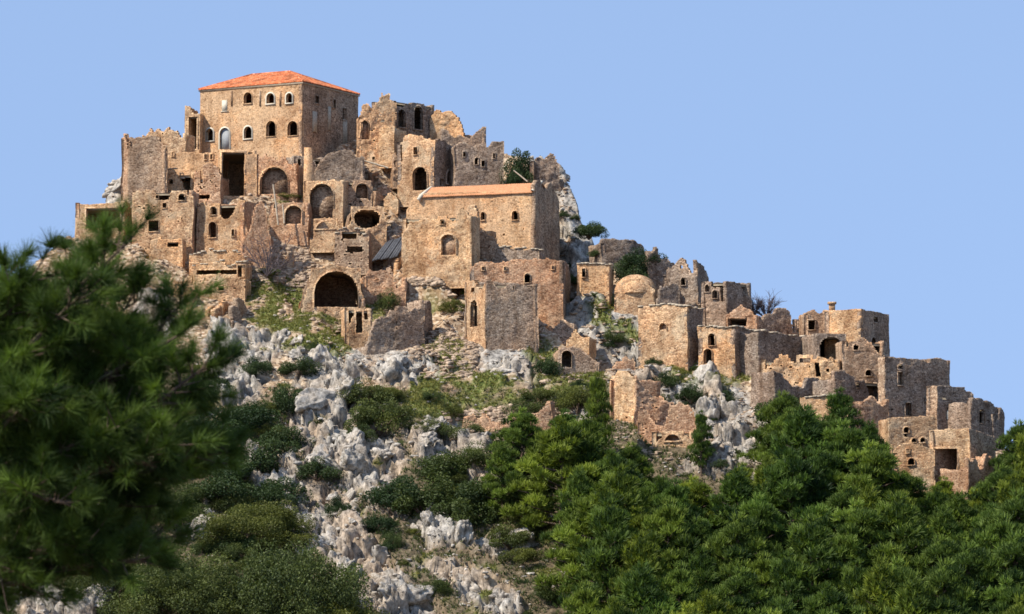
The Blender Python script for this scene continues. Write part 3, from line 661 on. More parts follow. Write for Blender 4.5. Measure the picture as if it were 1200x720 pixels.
add(R('ruined_wall', 'broken wall stub with a pale stone tip in front of the chapel wall', 541, 562, 292, [(541, 262), (548, 238), (556, 236), (560, 248), (562, 266)], th=-30, mat='tan', rag=.3, dy=-5))
add(R('ruined_wall', 'tumbled purple brown wall fragments at the foot of the chapel', 534, 594, 302, [(534, 286), (552, 276), (570, 264), (584, 268), (594, 282)], th=-8, mat='brown', rag=.6, rough=.2, dy=-4.5, pock=.03))
add(R('terrace_wall', 'mossy terrace ledge running along the chapel foot', 556, 632, 306, [(556, 293), (580, 290), (632, 292)], th=-8, mat='grey', rag=.2, dy=-4.5, cap=True))
add(H('ruined_house', 'reddish house with a small black window below the chapel', 660, 550, 668, 366, [(550, 310), (575, 306), (600, 304), (640, 303), (660, 306)], [(660, 306), (668, 312)], th=4, mat='red', mat2='dark', rag=.3, hL=[(618, 326, 6.5, 11, 'a'), (592, 315, 3, 4, 'r'), (648, 314, 3, 4, 'r'), (566, 315, 3, 4, 'r')], deep=6))
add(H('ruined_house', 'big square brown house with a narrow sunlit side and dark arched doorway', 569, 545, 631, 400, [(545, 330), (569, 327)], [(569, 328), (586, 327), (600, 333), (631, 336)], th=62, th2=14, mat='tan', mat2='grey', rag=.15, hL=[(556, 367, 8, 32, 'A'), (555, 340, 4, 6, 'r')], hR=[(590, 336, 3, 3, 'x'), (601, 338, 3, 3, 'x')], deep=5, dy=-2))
add(R('ruined_wall', 'upright pale wall corner at the top of the rubble slope', 545, 560, 332, [(545, 304), (552, 302), (560, 306)], th=-20, mat='tan', rag=.3, dy=-1))
add(R('small_house', 'tiny orange stone hut with an overhanging eave under the rocks', 676, 714, 338, [(676, 309), (714, 310)], th=-10, mat='ochre', rag=.1, hL=[(684, 320, 4, 10, 'r')], cat='hut', cap=True))
add(R('ruined_wall', 'small ruined wall on the rocks below the reddish house', 646, 672, 388, [(646, 374), (658, 366), (672, 378)], th=-10, mat='grey', rag=.4))
add(R('ruined_wall', 'orange faced stone stump beside the grey rock band', 664, 690, 404, [(664, 396), (676, 386), (690, 394)], th=-15, mat='ochre', rag=.4))
# --- mid slope ruins
add(R('ruined_vault', 'overgrown arch ruin low on the middle slope', 652, 702, 436, [(652, 418), (660, 405), (672, 403), (684, 412), (702, 424)], vault=True, th=10, mat='grey', rag=.3, hL=[(664, 421, 12, 20, 'A')]))
add(H('ruined_house', 'pink roofless ruin with a sloping broken gable in the middle slope', 744, 714, 802, 492, [(714, 444), (722, 430), (734, 432), (744, 446)], [(744, 440), (752, 450), (770, 462), (785, 470), (802, 478)], th=40, th2=20, mat='ochre', mat2='red', rag=.5, rough=.15, pock=.01, deep=4, roof=False))
add(R('ruined_wall', 'pink stone shoulder above the roofless pink ruin', 712, 748, 440, [(712, 424), (722, 414), (735, 415), (748, 426)], th=5, mat='red', rag=.5, dy=3))
add(R('ruined_wall', 'low tan wall closing the foot of the pink roofless ruin', 748, 815, 496, [(748, 480), (770, 482), (795, 468), (808, 470), (815, 482)], th=-4, mat='red', rag=.45, dy=-3, pock=.02))
add(R('ruined_wall', 'long low dry stone wall fallen into a rubble bank above the pines', 542, 646, 504, [(542, 486), (560, 478), (590, 476), (620, 474), (646, 462)], th=-6, mat='red', rag=.5, rough=.2, pock=.01))
add(R('ruined_wall', 'small ledge ruin with a dark hollow at the edge of the pines', 764, 812, 522, [(764, 512), (785, 506), (800, 502), (812, 504)], th=-10, mat='tan', rag=.5, hL=[(788, 513, 18, 8, 'a')]))
# --- right hand houses, from the summit side down
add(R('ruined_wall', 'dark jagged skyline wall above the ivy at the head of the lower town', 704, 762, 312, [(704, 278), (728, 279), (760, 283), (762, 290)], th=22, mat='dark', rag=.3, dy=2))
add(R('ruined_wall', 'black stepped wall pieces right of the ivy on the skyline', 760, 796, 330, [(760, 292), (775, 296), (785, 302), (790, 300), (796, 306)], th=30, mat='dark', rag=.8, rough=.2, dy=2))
add(H('small_house', 'stone tower with one black window on the skyline right of the ivy', 817, 776, 831, 352, [(776, 306), (795, 302), (817, 304)], [(817, 305), (824, 311), (831, 316)], th=20, mat='grey', mat2='dark', rag=.3, hL=[(801, 330, 6, 9, 'a'), (798, 313, 3, 3, 'x')]))
add(R('small_house', 'domed cistern house with pale plaster below the ivy', 720, 768, 362, [(720, 342), (726, 332), (738, 326), (750, 326), (760, 332), (768, 340)], th=-5, mat='tan', rag=.06, roof=False, rough=.1))
add(H('ruined_house', 'low roofless room with dark inner walls beside the domed cistern', 796, 762, 802, 360, [(762, 332), (770, 326), (778, 330), (796, 334)], [(796, 334), (802, 340)], th=-25, th2=60, mat='dark', rag=.4, deep=3))
add(H('small_house', 'stone house with a dark side wall above the long rock band', 806, 748, 824, 430, [(748, 360), (765, 357), (785, 358), (806, 359)], 359, th=30, mat='tan', mat2='dark', rag=.12, cap=True, hL=[(777, 383, 8, 9, 'n')], deep=5, nat=True))
add(H('ruined_house', 'tall broken house with two dark arched holes right of the skyline tower', 851, 822, 880, 386, [(822, 322), (834, 325), (842, 330), (851, 330)], [(851, 329), (865, 332), (880, 333)], th=28, th2=42, mat='grey', mat2='dark', rag=.25, hL=[(829, 338, 5, 9, 'a'), (838, 345, 6, 10, 'a')]))
add(R('ruined_wall', 'tumbled pinkish wall fallen over a dark hollow between the upper houses', 850, 888, 384, [(850, 368), (860, 364), (870, 356), (880, 358), (888, 362)], th=-10, mat='red', rag=.6, rough=.2, dy=-2, hL=[(864, 378, 24, 10, 'x')]))
add(H('small_house', 'small sunlit house with one arched window over an arched door beside the rocks', 862, 818, 890, 446, [(818, 383), (862, 383)], 383, th=26, mat='ochre', mat2='dark', rag=.1, cap=True, hL=[(834, 398, 8, 14.5, 'a'), (829.5, 418, 9.5, 19, 'A')], deep=6, nat=True, dy=.5))
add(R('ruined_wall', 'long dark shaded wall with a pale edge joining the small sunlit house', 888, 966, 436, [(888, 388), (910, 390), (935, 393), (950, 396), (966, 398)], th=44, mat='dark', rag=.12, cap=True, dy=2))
add(R('ruined_house', 'grey roofless range on the skyline beside the leafless tree', 886, 946, 400, [(886, 362), (905, 360), (925, 364), (940, 367), (946, 374)], th=30, mat='grey', rag=.3, dy=3, hL=[(937, 381, 4, 6, 'r')]))
add(R('small_house', 'low wall with a square black window left of the square tower', 942, 970, 398, [(942, 366), (955, 363), (970, 364)], th=4, mat='brown', rag=.2, hL=[(951, 381, 8, 11, 'r')]))
add(H('tower_house', 'square sunlit tower block with a dark side and chimney stub on the skyline', 1009, 966, 1042, 440, [(966, 364), (1009, 362)], 362, th=27, mat='ochre', mat2='grey', rag=.06, hR=[(1025.5, 375, 4.5, 6, 'r'), (1023, 400, 5, 8, 'a'), (1027, 415, 5, 5, 'x')], deep=5))
add(R('ruined_house', 'collapsed roof over a black tent shaped hollow below the square tower', 956, 992, 434, [(956, 398), (970, 392), (980, 393), (992, 404)], th=12, mat='dark', rag=.2, dy=-2, hL=[(974, 408, 30, 26, 'a')], deep=9))
add(R('ruined_house', 'narrow lit wall end with a dark hole right of the black hollow', 988, 1036, 452, [(988, 400), (996, 392), (1012, 393), (1024, 402), (1036, 414)], th=8, mat='brown', rag=.25, dy=-2.5, hL=[(1003, 407, 6, 7, 'a'), (1018, 437, 8, 7, 'a')]))
add(R('ruined_wall', 'sunlit rubble bank of fallen walls in the middle of the lower town', 892, 984, 446, [(892, 428), (905, 420), (920, 414), (940, 418), (962, 416), (978, 420), (984, 428)], th=-10, mat='ochre', rag=.5, rough=.22, pock=.03, dy=-3, hL=[(945, 422, 12, 5, 'x'), (961, 433, 5, 16, 'x')]))
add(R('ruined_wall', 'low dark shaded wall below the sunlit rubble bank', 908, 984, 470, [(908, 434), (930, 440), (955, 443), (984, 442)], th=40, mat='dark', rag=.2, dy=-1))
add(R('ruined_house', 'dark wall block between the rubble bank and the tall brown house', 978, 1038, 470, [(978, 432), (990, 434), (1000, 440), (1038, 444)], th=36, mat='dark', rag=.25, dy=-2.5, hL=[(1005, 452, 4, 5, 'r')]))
add(R('small_house', 'sunlit house stub behind the dark pine tops', 938, 996, 516, [(938, 466), (960, 464), (980, 463), (996, 468)], th=-12, mat='ochre', rag=.1, cap=True, dy=-2))
add(R('ruined_house', 'purple brown wall above the pine tops left of the tall brown house', 990, 1042, 500, [(990, 466), (1010, 463), (1042, 466)], th=26, mat='red', rag=.15, dy=-3))
add(H('tower_house', 'tall brown house with a notched skyline and two stacked dark windows', 1038, 1030, 1113, 500, [(1030, 418), (1038, 418)], [(1038, 418), (1060, 420), (1084, 421), (1084.5, 425), (1088, 425), (1088.5, 419), (1100, 420), (1113, 422)], th=50, th2=34, mat='brown', mat2='grey', rag=.1, hR=[(1055, 430, 6, 6, 'a'), (1055, 444, 6.5, 15, 'r'), (1064, 480, 7, 15, 'r'), (1088, 484, 7, 7, 'a'), (1087, 468, 4, 4, 'r'), (1047, 480, 3, 3, 'x')], deep=6))
add(H('small_house', 'dark sided house with one bright pale window near the right end', 1099, 1086, 1140, 512, [(1086, 452), (1099, 452)], [(1099, 452), (1125, 453), (1136, 456), (1140, 462)], th=40, th2=38, mat='brown', mat2='dark', rag=.15, hR=[(1114, 486, 6, 11, 'n', 'white')], dy=-2, deep=4))
add(R('small_house', 'rounded dark end house of the village with a tall slot', 1138, 1168, 520, [(1138, 466), (1150, 468), (1160, 470), (1168, 478)], th=42, mat='dark', rag=.2, hL=[(1150, 488, 6, 16, 'a')], dy=-1))
add(R('ruined_wall', 'last small wall stub at the right end of the village', 1164, 1178, 526, [(1164, 476), (1172, 477), (1178, 484)], th=50, mat='dark', rag=.3, dy=1))
add(R('ruined_house', 'middle storey of pinkish wall pitted with dark holes above the pines', 1040, 1098, 530, [(1040, 489), (1070, 488), (1098, 488)], th=10, mat='tan', rag=.1, dy=-4, hL=[(1062, 504, 7, 7, 'a'), (1061, 510, 5, 5, 'x'), (1071, 516, 6, 5, 'a'), (1081, 516, 6, 6, 'a')]))
add(H('small_house', 'bright orange tan parapet block above the pillared opening', 1137, 1090, 1166, 580, [(1090, 504), (1110, 503), (1137, 502)], [(1137, 502), (1150, 506), (1166, 512)], th=10, th2=48, mat='ochre', mat2='brown', rag=.08, dy=-3, hL=[(1108, 541, 27, 30, 'R')], deep=9))
add(R('ruined_house', 'lowest pale house wall with two holes half hidden by pines', 1046, 1096, 572, [(1046, 524), (1060, 519), (1096, 522)], th=-6, mat='tan', rag=.15, dy=-6, hL=[(1064, 529, 4, 5, 'r'), (1068, 541, 8, 8, 'a')]))
add(R('ruined_wall', 'dark red wall base at the bottom right of the village', 1134, 1164, 582, [(1134, 526), (1145, 530), (1164, 524)], th=48, mat='red', rag=.3, dy=-5))
for b in B: PADS.append((b['Q'], b['zb'], b.get('nat', False)))
# ------------------------------------------------------------------ the hillside and the land around it
def spread(a, b, step, lo, hi, g=1.22):
    mid = np.arange(a, b + step, step); l = [a]; s = step
    while l[-1] > lo: s *= g; l.append(l[-1] - s)
    r = [mid[-1]]; s = step
    while r[-1] < hi: s *= g; r.append(r[-1] + s)
    return np.concatenate([l[:0:-1], mid, r[1:]])
gx = spread(-72, 72, .27, -6000, 6000); gy = spread(418, 556, .27, -900, 9000)
X, Y = np.meshgrid(gx, gy, indexing='ij'); sh = X.shape; Xf, Yf = X.ravel(), Y.ravel()
Zf, NEAR = final_h(Xf, Yf)
Zg = Zf.reshape(sh); ddx = np.gradient(Zg, gx, axis=0).ravel(); ddy = np.gradient(Zg, gy, axis=1).ravel()
NRM = np.stack([-ddx, -ddy, np.ones_like(ddx)], 1); NRM /= np.linalg.norm(NRM, axis=1)[:, None]
fine = (Xf > -75) & (Xf < 75) & (Yf > 412) & (Yf < 562)
P0 = np.stack([Xf, Yf, Zf], 1); Pf = P0[fine]
rk, gr, so = np.zeros(len(Xf)), np.zeros(len(Xf)), np.ones(len(Xf))
rk[fine], gr[fine], so[fine] = masks(Pf[:, 0], Pf[:, 1], Pf[:, 2])
D = np.zeros(len(Xf))
Pw = Pf + np.stack([fbm(Pf * .5, 2, 21), fbm(Pf * .5, 2, 22), fbm(Pf * .5, 2, 23)], 1) * .7
RT = np.array([[.8, .1, .6], [-.1, 1, 0], [-.6, 0, .8]])
Pr = np.stack([(Pw[:, 0] - Pw[:, 2]) * .75, Pw[:, 1], (Pw[:, 0] + Pw[:, 2]) * .75 - Pw[:, 1] * .25], 1)
f1, f2, c1 = worley(Pr * (.17, .25, .42), 3); g1, g2, c2_ = worley(Pr * (.5, .7, 1.5), 13)
crag = (c1 - .4) * 2.9 - 1.3 * (1 - sstep(0, .12, f2 - f1)) + (c2_ - .5) * 1.1 - .5 * (1 - sstep(0, .16, g2 - g1)) + fbm(Pw * 1.6, 3, 31) * .3
h1, h2, c3 = worley(Pf * 2.0, 23)
soft = fbm(Pf * .7, 4, 41) * .35 + (c3 - .5) * .22 * (1 - gr[fine] * .6)
D[fine] = rk[fine] * crag + (1 - rk[fine]) * soft
D[fine] *= .12 + .88 * sstep(.6, 3.5, NEAR[fine])
D[fine] *= 1 - .6 * sstep(-7, -1, Yf[fine] - Y0 - KH * ridge_z(Xf[fine]))
VT = P0 + NRM * D[:, None]
idx = np.arange(len(Xf)).reshape(sh)
Q = np.stack([idx[:-1, :-1], idx[1:, :-1], idx[1:, 1:], idx[:-1, 1:]], -1).reshape(-1, 4)
hillside = obj('hillside', mesh(VT, Q, mat=M['ground'], col=np.stack([rk, gr, so], 1), name='hillside'))
hillside['kind'] = 'structure'
hillside['label'] = 'steep rocky hillside of grey limestone, rubble and spring grass under the ruined village'
PU, PV = project(VT[:, 0], VT[:, 1], VT[:, 2])
FRONT = fine & (Yf < Y0 + KH * ridge_z(Xf) + .8) & (PU > -80) & (PU < 1280) & (PV < 790)
def standing(u, v):
    """a point of the ground as seen at picture point (u, v), nearest first"""
    p = ground_hit(u, v)
    return p if p is not None else hill(u, v)

# ------------------------------------------------------------------ rocks
def ico(n):
    t = (1 + 5 ** .5) / 2
    v = [(-1, t, 0), (1, t, 0), (-1, -t, 0), (1, -t, 0), (0, -1, t), (0, 1, t), (0, -1, -t), (0, 1, -t), (t, 0, -1), (t, 0, 1), (-t, 0, -1), (-t, 0, 1)]
    f = [(0, 11, 5), (0, 5, 1), (0, 1, 7), (0, 7, 10), (0, 10, 11), (1, 5, 9), (5, 11, 4), (11, 10, 2), (10, 7, 6), (7, 1, 8), (3, 9, 4), (3, 4, 2), (3, 2, 6), (3, 6, 8), (3, 8, 9), (4, 9, 5), (2, 4, 11), (6, 2, 10), (8, 6, 7), (9, 8, 1)]
    v = [np.array(k, float) / np.linalg.norm(k) for k in v]
    for _ in range(n):
        c = {}; nf = []
        def mid(a, b):
            k = (min(a, b), max(a, b))
            if k not in c: m = v[a] + v[b]; v.append(m / np.linalg.norm(m)); c[k] = len(v) - 1
            return c[k]
        for a, b_, d in f:
            x, y, z = mid(a, b_), mid(b_, d), mid(d, a); nf += [(a, x, z), (b_, y, x), (d, z, y), (x, y, z)]
        f = nf
    return np.array(v), np.array(f)
def rock_shape(seed, n=3, planes=14, noise=.10):
    rs = np.random.RandomState(seed); v, f = ico(n)
    for _ in range(planes):
        k = rs.normal(size=3); k /= np.linalg.norm(k); d = rs.uniform(.5, .85)
        v = v - np.maximum(0, v @ k - d)[:, None] * k
    a, b_, c = worley(v * 2.1 + seed, seed)
    v = v * (1 + noise * fbm(v * 2.2 + seed, 4, seed) * 2 - .22 * (1 - sstep(0, .22, b_ - a)) + .12 * (c - .5))[:, None]
    return v * rs.uniform(.75, 1.25, 3) * (1.15, 1.0, .85), f
rnd = np.random.RandomState(4)
ROCKS = []
for k in range(12):
    v, f = rock_shape(100 + k); ROCKS.append(mesh(v, tris=f, mat=M['rock'], name='limestone'))
cand = np.nonzero(FRONT & (rk > .6) & (NEAR > 1.6) & (PV < 735))[0]
pick = rnd.choice(cand, 190, replace=False)
for n_, i in enumerate(pick):
    s = .6 + 1.9 * rnd.rand() ** 2.0
    o = obj('rock_outcrop', ROCKS[rnd.randint(12)], hillside, tuple(VT[i] - NRM[i] * s * .25))
    o.rotation_euler = (rnd.uniform(-.4, .4), .5 + rnd.uniform(-.4, .4), rnd.uniform(0, 6.28)); o.scale = (s * rnd.uniform(.8, 1.5), s * rnd.uniform(.7, 1.1), s * rnd.uniform(.7, 1.2))
def scatter_rocks(name, cand, n, smin, smax, mat, seed, pw=2.2, sink=.2):
    rs = np.random.RandomState(seed); b = MB(); shapes = [rock_shape(300 + seed * 10 + k, 1, 8, .05) for k in range(8)]
    pk = rs.choice(cand, n)
    for i in pk:
        v, f = shapes[rs.randint(8)]; s = smin + (smax - smin) * rs.rand() ** pw; a = rs.uniform(0, 6.28); c, s_ = math.cos(a), math.sin(a)
        Rm = np.array([[c, -s_, 0], [s_, c, 0], [0, 0, 1]]); q = v * (s * rs.uniform(.7, 1.5), s, s * rs.uniform(.5, .9)) @ Rm.T
        b.add(q + VT[i] - NRM[i] * s * sink + rs.uniform(-.12, .12, 3) * (1, 1, 0), t=f)
    o = obj(name, b.build(mat), hillside); o['kind'] = 'stuff'; return o
town = FRONT & (PV < 470) & (so < .4)
scatter_rocks('rubble', np.nonzero(town & (gr < .5) & (rk < .5))[0], 5200, .10, .42, M['rubble'], 1)
scatter_rocks('scree', np.nonzero(FRONT & (rk > .3) & (PV < 740))[0], 2000, .12, .5, M['rock'], 2)
scatter_rocks('loose_stones', np.nonzero(FRONT & ((so > .3) | (gr > .4)) & (PV < 760) & (PU < 830))[0], 2200, .08, .40, M['rock'], 3)
scatter_rocks('wall_debris', np.nonzero(FRONT & (NEAR < 2.6) & (NEAR > .15) & (PV < 600))[0], 5200, .12, .55, M['rubble'], 4, 1.9)
# dense tumbled stone below the chapel and by the brown house
def in_px(P): return FRONT & (NEAR > .2) & (poly_mask(PU, PV, P, 4) > .5)
for sd, P in ((5, [(478, 305), (560, 300), (545, 345), (500, 350), (480, 330)]), (6, [(500, 385), (560, 395), (560, 440), (500, 445), (480, 410)]), (7, [(545, 480), (660, 470), (660, 500), (550, 505)]), (8, [(300, 265), (480, 265), (440, 350), (300, 330)])):
    c = np.nonzero(in_px(P))[0]
    if len(c): scatter_rocks('tumbled_stones', c, 2400 if sd == 8 else 1000, .12, .62, M['rubble'], sd, 1.5)

# ------------------------------------------------------------------ the built village
for b in B: construct(b)

rs = np.random.RandomState(31)
cs = np.nonzero(FRONT & (poly_mask(PU, PV, [(296, 262), (400, 272), (480, 300), (475, 330), (430, 345), (350, 318), (300, 320)], 3) > .5) & (NEAR > .8))[0]
cs2 = np.nonzero(FRONT & (poly_mask(PU, PV, [(196, 290), (290, 320), (290, 380), (200, 370)], 3) > .5) & (NEAR > .6))[0]
cs3 = np.nonzero(FRONT & (poly_mask(PU, PV, [(420, 190), (480, 190), (475, 270), (440, 240)], 3) > .5) & (NEAR > .3))[0]
for n_, (cset, gname, lab) in enumerate([(cs, 'wall stubs in the rubble below the mansion', 'low broken wall stub in the rubble slope between the mansion and the cave mouth')] * 20 + [(cs2, 'wall stubs under the terraces', 'low crumbling wall stub on the slope under the left terraces')] * 9 + [(cs3, 'wall stubs right of the shed gable', 'rubble wall stub between the shed gable and the chapel')] * 8):
    if not len(cset): continue
    k = cset[rs.randint(len(cset))]; p = VT[k]; a = rs.choice([rs.uniform(-.5, .2), rs.uniform(.8, 1.3)]); l = rs.uniform(1.2, 3.4); hh = rs.uniform(.7, 2.1); e = np.array([math.cos(a), math.sin(a)])
    tp = lambda s, p=p, hh=hh, l=l, sd=n_: p[2] + hh * (.45 + .55 * np.abs(np.sin(s / l * 2.4 + sd))) + .3 * (_hash(np.floor(s / .4).astype(np.int64), np.full(len(s), sd), np.zeros(len(s), int), 3) - .5)
    V, Q = wall_grid(p[:2] - e * l / 2, p[:2] + e * l / 2, p[2] - 1.5, tp, [], .2, .6, (e[1], -e[0]), .14, .01, 500 + n_)
    o = obj('wall_stub', mesh(V - p, Q, mat=M[['tan', 'red', 'brown', 'ochre', 'grey'][rs.randint(5)]]), None, tuple(p)); o['label'] = lab; o['category'] = 'ruin'; o['group'] = gname

# mansion roof, tiled
def tiled_slope(e0, e1, r0, r1, pitch=.30, amp=.07, nv=10, thick=.12):
    """a slope between an eave line and a ridge line, with rows of rounded tiles stepping down it"""
    e0, e1, r0, r1 = (np.asarray(k, float) for k in (e0, e1, r0, r1))
    ax = (e1 - e0) / np.linalg.norm(e1 - e0); n = np.cross(ax, (r0 + r1) / 2 - (e0 + e1) / 2); n /= np.linalg.norm(n); n = n if n[2] > 0 else -n
    Ln = np.linalg.norm(e1 - e0); a0 = (r0 - e0) @ ax; a1 = (r1 - e0) @ ax; up = (r0 - e0) - ax * a0
    m = max(4, int(Ln / pitch * 6)); s = np.linspace(0, Ln, m + 1)
    tm = np.ones_like(s)
    if a0 > 1e-3: tm = np.minimum(tm, s / a0)
    if Ln - a1 > 1e-3: tm = np.minimum(tm, (Ln - s) / (Ln - a1))
    rows = np.linspace(0, 1, nv + 1); V = []
    for j, t in enumerate(rows):
        tt = np.minimum(t, tm); w = amp * np.abs(np.sin(s / pitch * np.pi)) + .02 * (j % 2)
        w = w * sstep(0, .08, tm - tt + (.08 if t < .99 else .08))
        V.append(e0 + s[:, None] * ax + tt[:, None] * up + (w + .02 * fbm(np.stack([s, np.full_like(s, t * 9), 0 * s], 1), 2, 5))[:, None] * n)
    V = np.array(V); nr, ns = V.shape[:2]; ix = np.arange(nr * ns).reshape(nr, ns); b = MB()
    top = V.reshape(-1, 3); q = np.stack([ix[:-1, :-1], ix[:-1, 1:], ix[1:, 1:], ix[1:, :-1]], -1).reshape(-1, 4)
    b.add(top, q); lo = np.array([V[0], V[0] - [0, 0, thick]]).reshape(-1, 3)
    b.add(lo, [(i, i + 1, ns + i + 1, ns + i) for i in range(ns - 1)])
    return b
root = mansion['root']; c2, Lp, Rp, K = mansion['pts']; org = root.location
ze = at_depth(354, 95.2, c2[1])[2]; ctr = (c2 + K) / 2
ov = lambda p, d=.2: np.append(p + (p - ctr) / np.hypot(*(p - ctr)) * d, ze)
e_ = [ov(c2), ov(Rp), ov(K), ov(Lp)]
m0 = (Lp + K) / 2 ; m1 = (c2 + Rp) / 2; axd = (m1 - m0) / np.hypot(*(m1 - m0))
zr = at_depth(310, 85, ctr[1])[2]
lr = np.hypot(*(m1 - m0)); ra = np.append(m0 + axd * lr * .22, zr); rb = np.append(m0 + axd * lr * .60, zr)
for a, b_, r0, r1 in ((e_[3], e_[0], ra, rb), (e_[1], e_[2], rb, ra), (e_[0], e_[1], rb, rb + 1e-4), (e_[2], e_[3], ra, ra + 1e-4)):
    obj('roof_slope', tiled_slope(a, b_, r0, r1).build(M['tile'], origin=org), root)
hb = MB()
for p, q in ((ra, rb), (ra, e_[3]), (ra, e_[2]), (rb, e_[0]), (rb, e_[1])): hb.tube([np.asarray(p) + (0, 0, .03), (np.asarray(p) + q) / 2 + (0, 0, .03), np.asarray(q) + (0, 0, .03)], .12, 6)
obj('ridge_tiles', hb.build(M['tile'], origin=org), root)
ev = MB()
for i in range(4):
    a, b_ = e_[i] - (0, 0, .14), e_[(i + 1) % 4] - (0, 0, .14); inn = np.append(ctr, ze - .14); d1 = (inn - a) * .06; d2 = (inn - b_) * .06
    ev.add([a, b_, b_ + d2, a + d1, a - (0, 0, .16), b_ - (0, 0, .16), b_ + d2 - (0, 0, .16), a + d1 - (0, 0, .16)], [(0, 1, 2, 3), (4, 5, 6, 7), (0, 1, 5, 4), (3, 2, 6, 7), (0, 4, 7, 3), (1, 5, 6, 2)])
obj('cornice', ev.build(M['coping'], origin=org), root)
def on_wall(bd, side, u, v, w, h, mat, name, proud=.1, label=None):
    c2, Lp, Rp, K = bd['pts']; pl = Plane(Lp, c2) if side == 'L' else Plane(c2, Rp); n = (pl.e[1], -pl.e[0])
    s0, z0 = pl.sz(u - w / 2, v + h / 2); s1, z1 = pl.sz(u + w / 2, v - h / 2)
    o = obj(name, sheet(pl, n, s0, s1, z0, z1, proud, .2).build(M[mat], origin=bd['root'].location), bd['root'])
    if label: o['label'] = label
    return o
on_wall(mansion, 'L', 263.4, 124, 6, 13, 'white', 'stone_plaque')
on_wall(mansion, 'L', 263.4, 131, 9, 1.4, 'white', 'plaque_sill', .16)
for u in (271.8, 305, 328.5): on_wall(mansion, 'L', u, 115.5, 1.6, 18, 'brown', 'brown_strip', .12)  # narrow upright brown strips between the upper windows
for u, v, w, h in ((368.5, 143, 5, 23), (385.8, 139, 3, 27), (404, 155, 4.5, 28)): on_wall(mansion, 'R', u, v, w, h, 'coping', 'plaster_strip', .1)
# chapel roof: a shallow tiled lean-to band and white gable coping
root = chapel['root']; c2, Lp, Rp, K = chapel['pts']; org = root.location
pl = Plane(Lp, c2); n2 = np.array([pl.e[1], -pl.e[0]]); q0, zz0 = pl.sz(494, 228); q1, zz1 = pl.sz(623, 224)
ze = at_depth(600, 225.5, c2[1])[2]
ea = np.append(Lp + pl.e * q0 + n2 * .25, ze); eb = np.append(Lp + pl.e * (pl.L - .3) + n2 * .25, ze)
dd = (Rp - c2) / np.hypot(*(Rp - c2)) * 3.6; zt = ze + 1.55
ta = np.append(ea[:2] + dd, zt); tb = np.append(eb[:2] + dd, zt)
obj('roof_slope', tiled_slope(ea, eb, ta, tb, nv=8).build(M['oldtile'], origin=org), root)
fa = np.append(ea[:2] + dd * 2.1, ze + .2); fb_ = np.append(eb[:2] + dd * 2.1, ze + .2)
obj('roof_slope', tiled_slope(fb_, fa, tb, ta, nv=6).build(M['oldtile'], origin=org), root)
gb = MB()
gb.tube([eb + (0, 0, .1), (eb + tb) / 2 + (0, 0, .2), tb + (0, 0, .15)], .2, 6); gb.tube([ea + (-.3, 0, -.4), ea + (0, 0, .1), (ea + ta) / 2 + (0, 0, .1), ta + (0, 0, .05)], [.3, .26, .2, .15], 6)
obj('gable_coping', gb.build(M['white'], origin=org), root)

# domed cistern
dm = [b for b in B if b['label'].startswith('domed')][0]; v, f = ico(3); k = v[:, 2] > -.25
p = sum(np.asarray(q) for q in dm['pts']) / 4; rx = abs(dm['pts'][1][0] - dm['pts'][0][0]) * .52
sc = v * (rx, 2.3, 2.1); sc = sc * (1 + .03 * fbm(v * 6, 3, 3))[:, None]
zt = at_depth(742, 342, p[1])[2]
obj('dome', mesh(sc + np.array([p[0], p[1], zt]) - np.array(dm['root'].location), tris=f[k[f].all(1)], mat=M['tan']), dm['root'])

# small loose pieces of the ruins
def post(u0, v0, u1, v1, y, r, mat, name, label, cat, group=None):
    a, b_ = at_depth(u0, v0, y), at_depth(u1, v1, y + .4); mb = MB(); mb.tube([a, (a + b_) / 2 + (.03, 0, 0), b_], [r, r * .9, r * .8], 6)
    o = obj(name, mb.build(M[mat], origin=a), None, tuple(a)); o['label'] = label; o['category'] = cat
    if group: o['group'] = group
yb = hill(325, 268)[1] - 1.5
post(326, 264, 320, 216, yb, .13, 'coping', 'standing_post', 'taller pale leaning post below the reddish blocked arch wall', 'post')
post(333, 262, 331, 240, yb - .3, .12, 'coping', 'standing_post', 'shorter pale post beside the taller leaning post', 'post')
post(618, 213, 602, 200, chapel['C'][1] + 9, .1, 'coping', 'leaning_pole', 'thin pale pole leaning behind the chapel roof by the dark tree', 'pole')
post(455, 197, 425, 188, hill(440, 205)[1], .14, 'coping', 'fallen_beam', 'pale fallen beam over the dark hollow right of the shed gable', 'beam')
# fallen slate slab
p = hill(458, 305); a_, b1, c_, d_ = at_depth(436, 305, p[1]), at_depth(466, 301, p[1] - .3), at_depth(482, 275, p[1] + 2.2), at_depth(452, 284, p[1] + 2.4)
sb = MB()
for k in range(9):
    t0, t1 = k / 9 + .004, (k + 1) / 9 - .012; o_ = (0, -.03 * (k % 2), .05 * (k % 3))
    q = [a_ + (b1 - a_) * t0, a_ + (b1 - a_) * t1, d_ + (c_ - d_) * t1, d_ + (c_ - d_) * t0]; q = [x + o_ for x in q]
    sb.add(q + [x + (0, .15, -.18) for x in q], [(0, 1, 2, 3), (4, 7, 6, 5), (0, 4, 5, 1), (1, 5, 6, 2), (2, 6, 7, 3), (3, 7, 4, 0)])
o = obj('fallen_roof', sb.build(M['slate'], origin=p), None, tuple(p)); o['label'] = 'dark grey fallen roof of boards lying aslant in the rubble'; o['category'] = 'fallen roof'
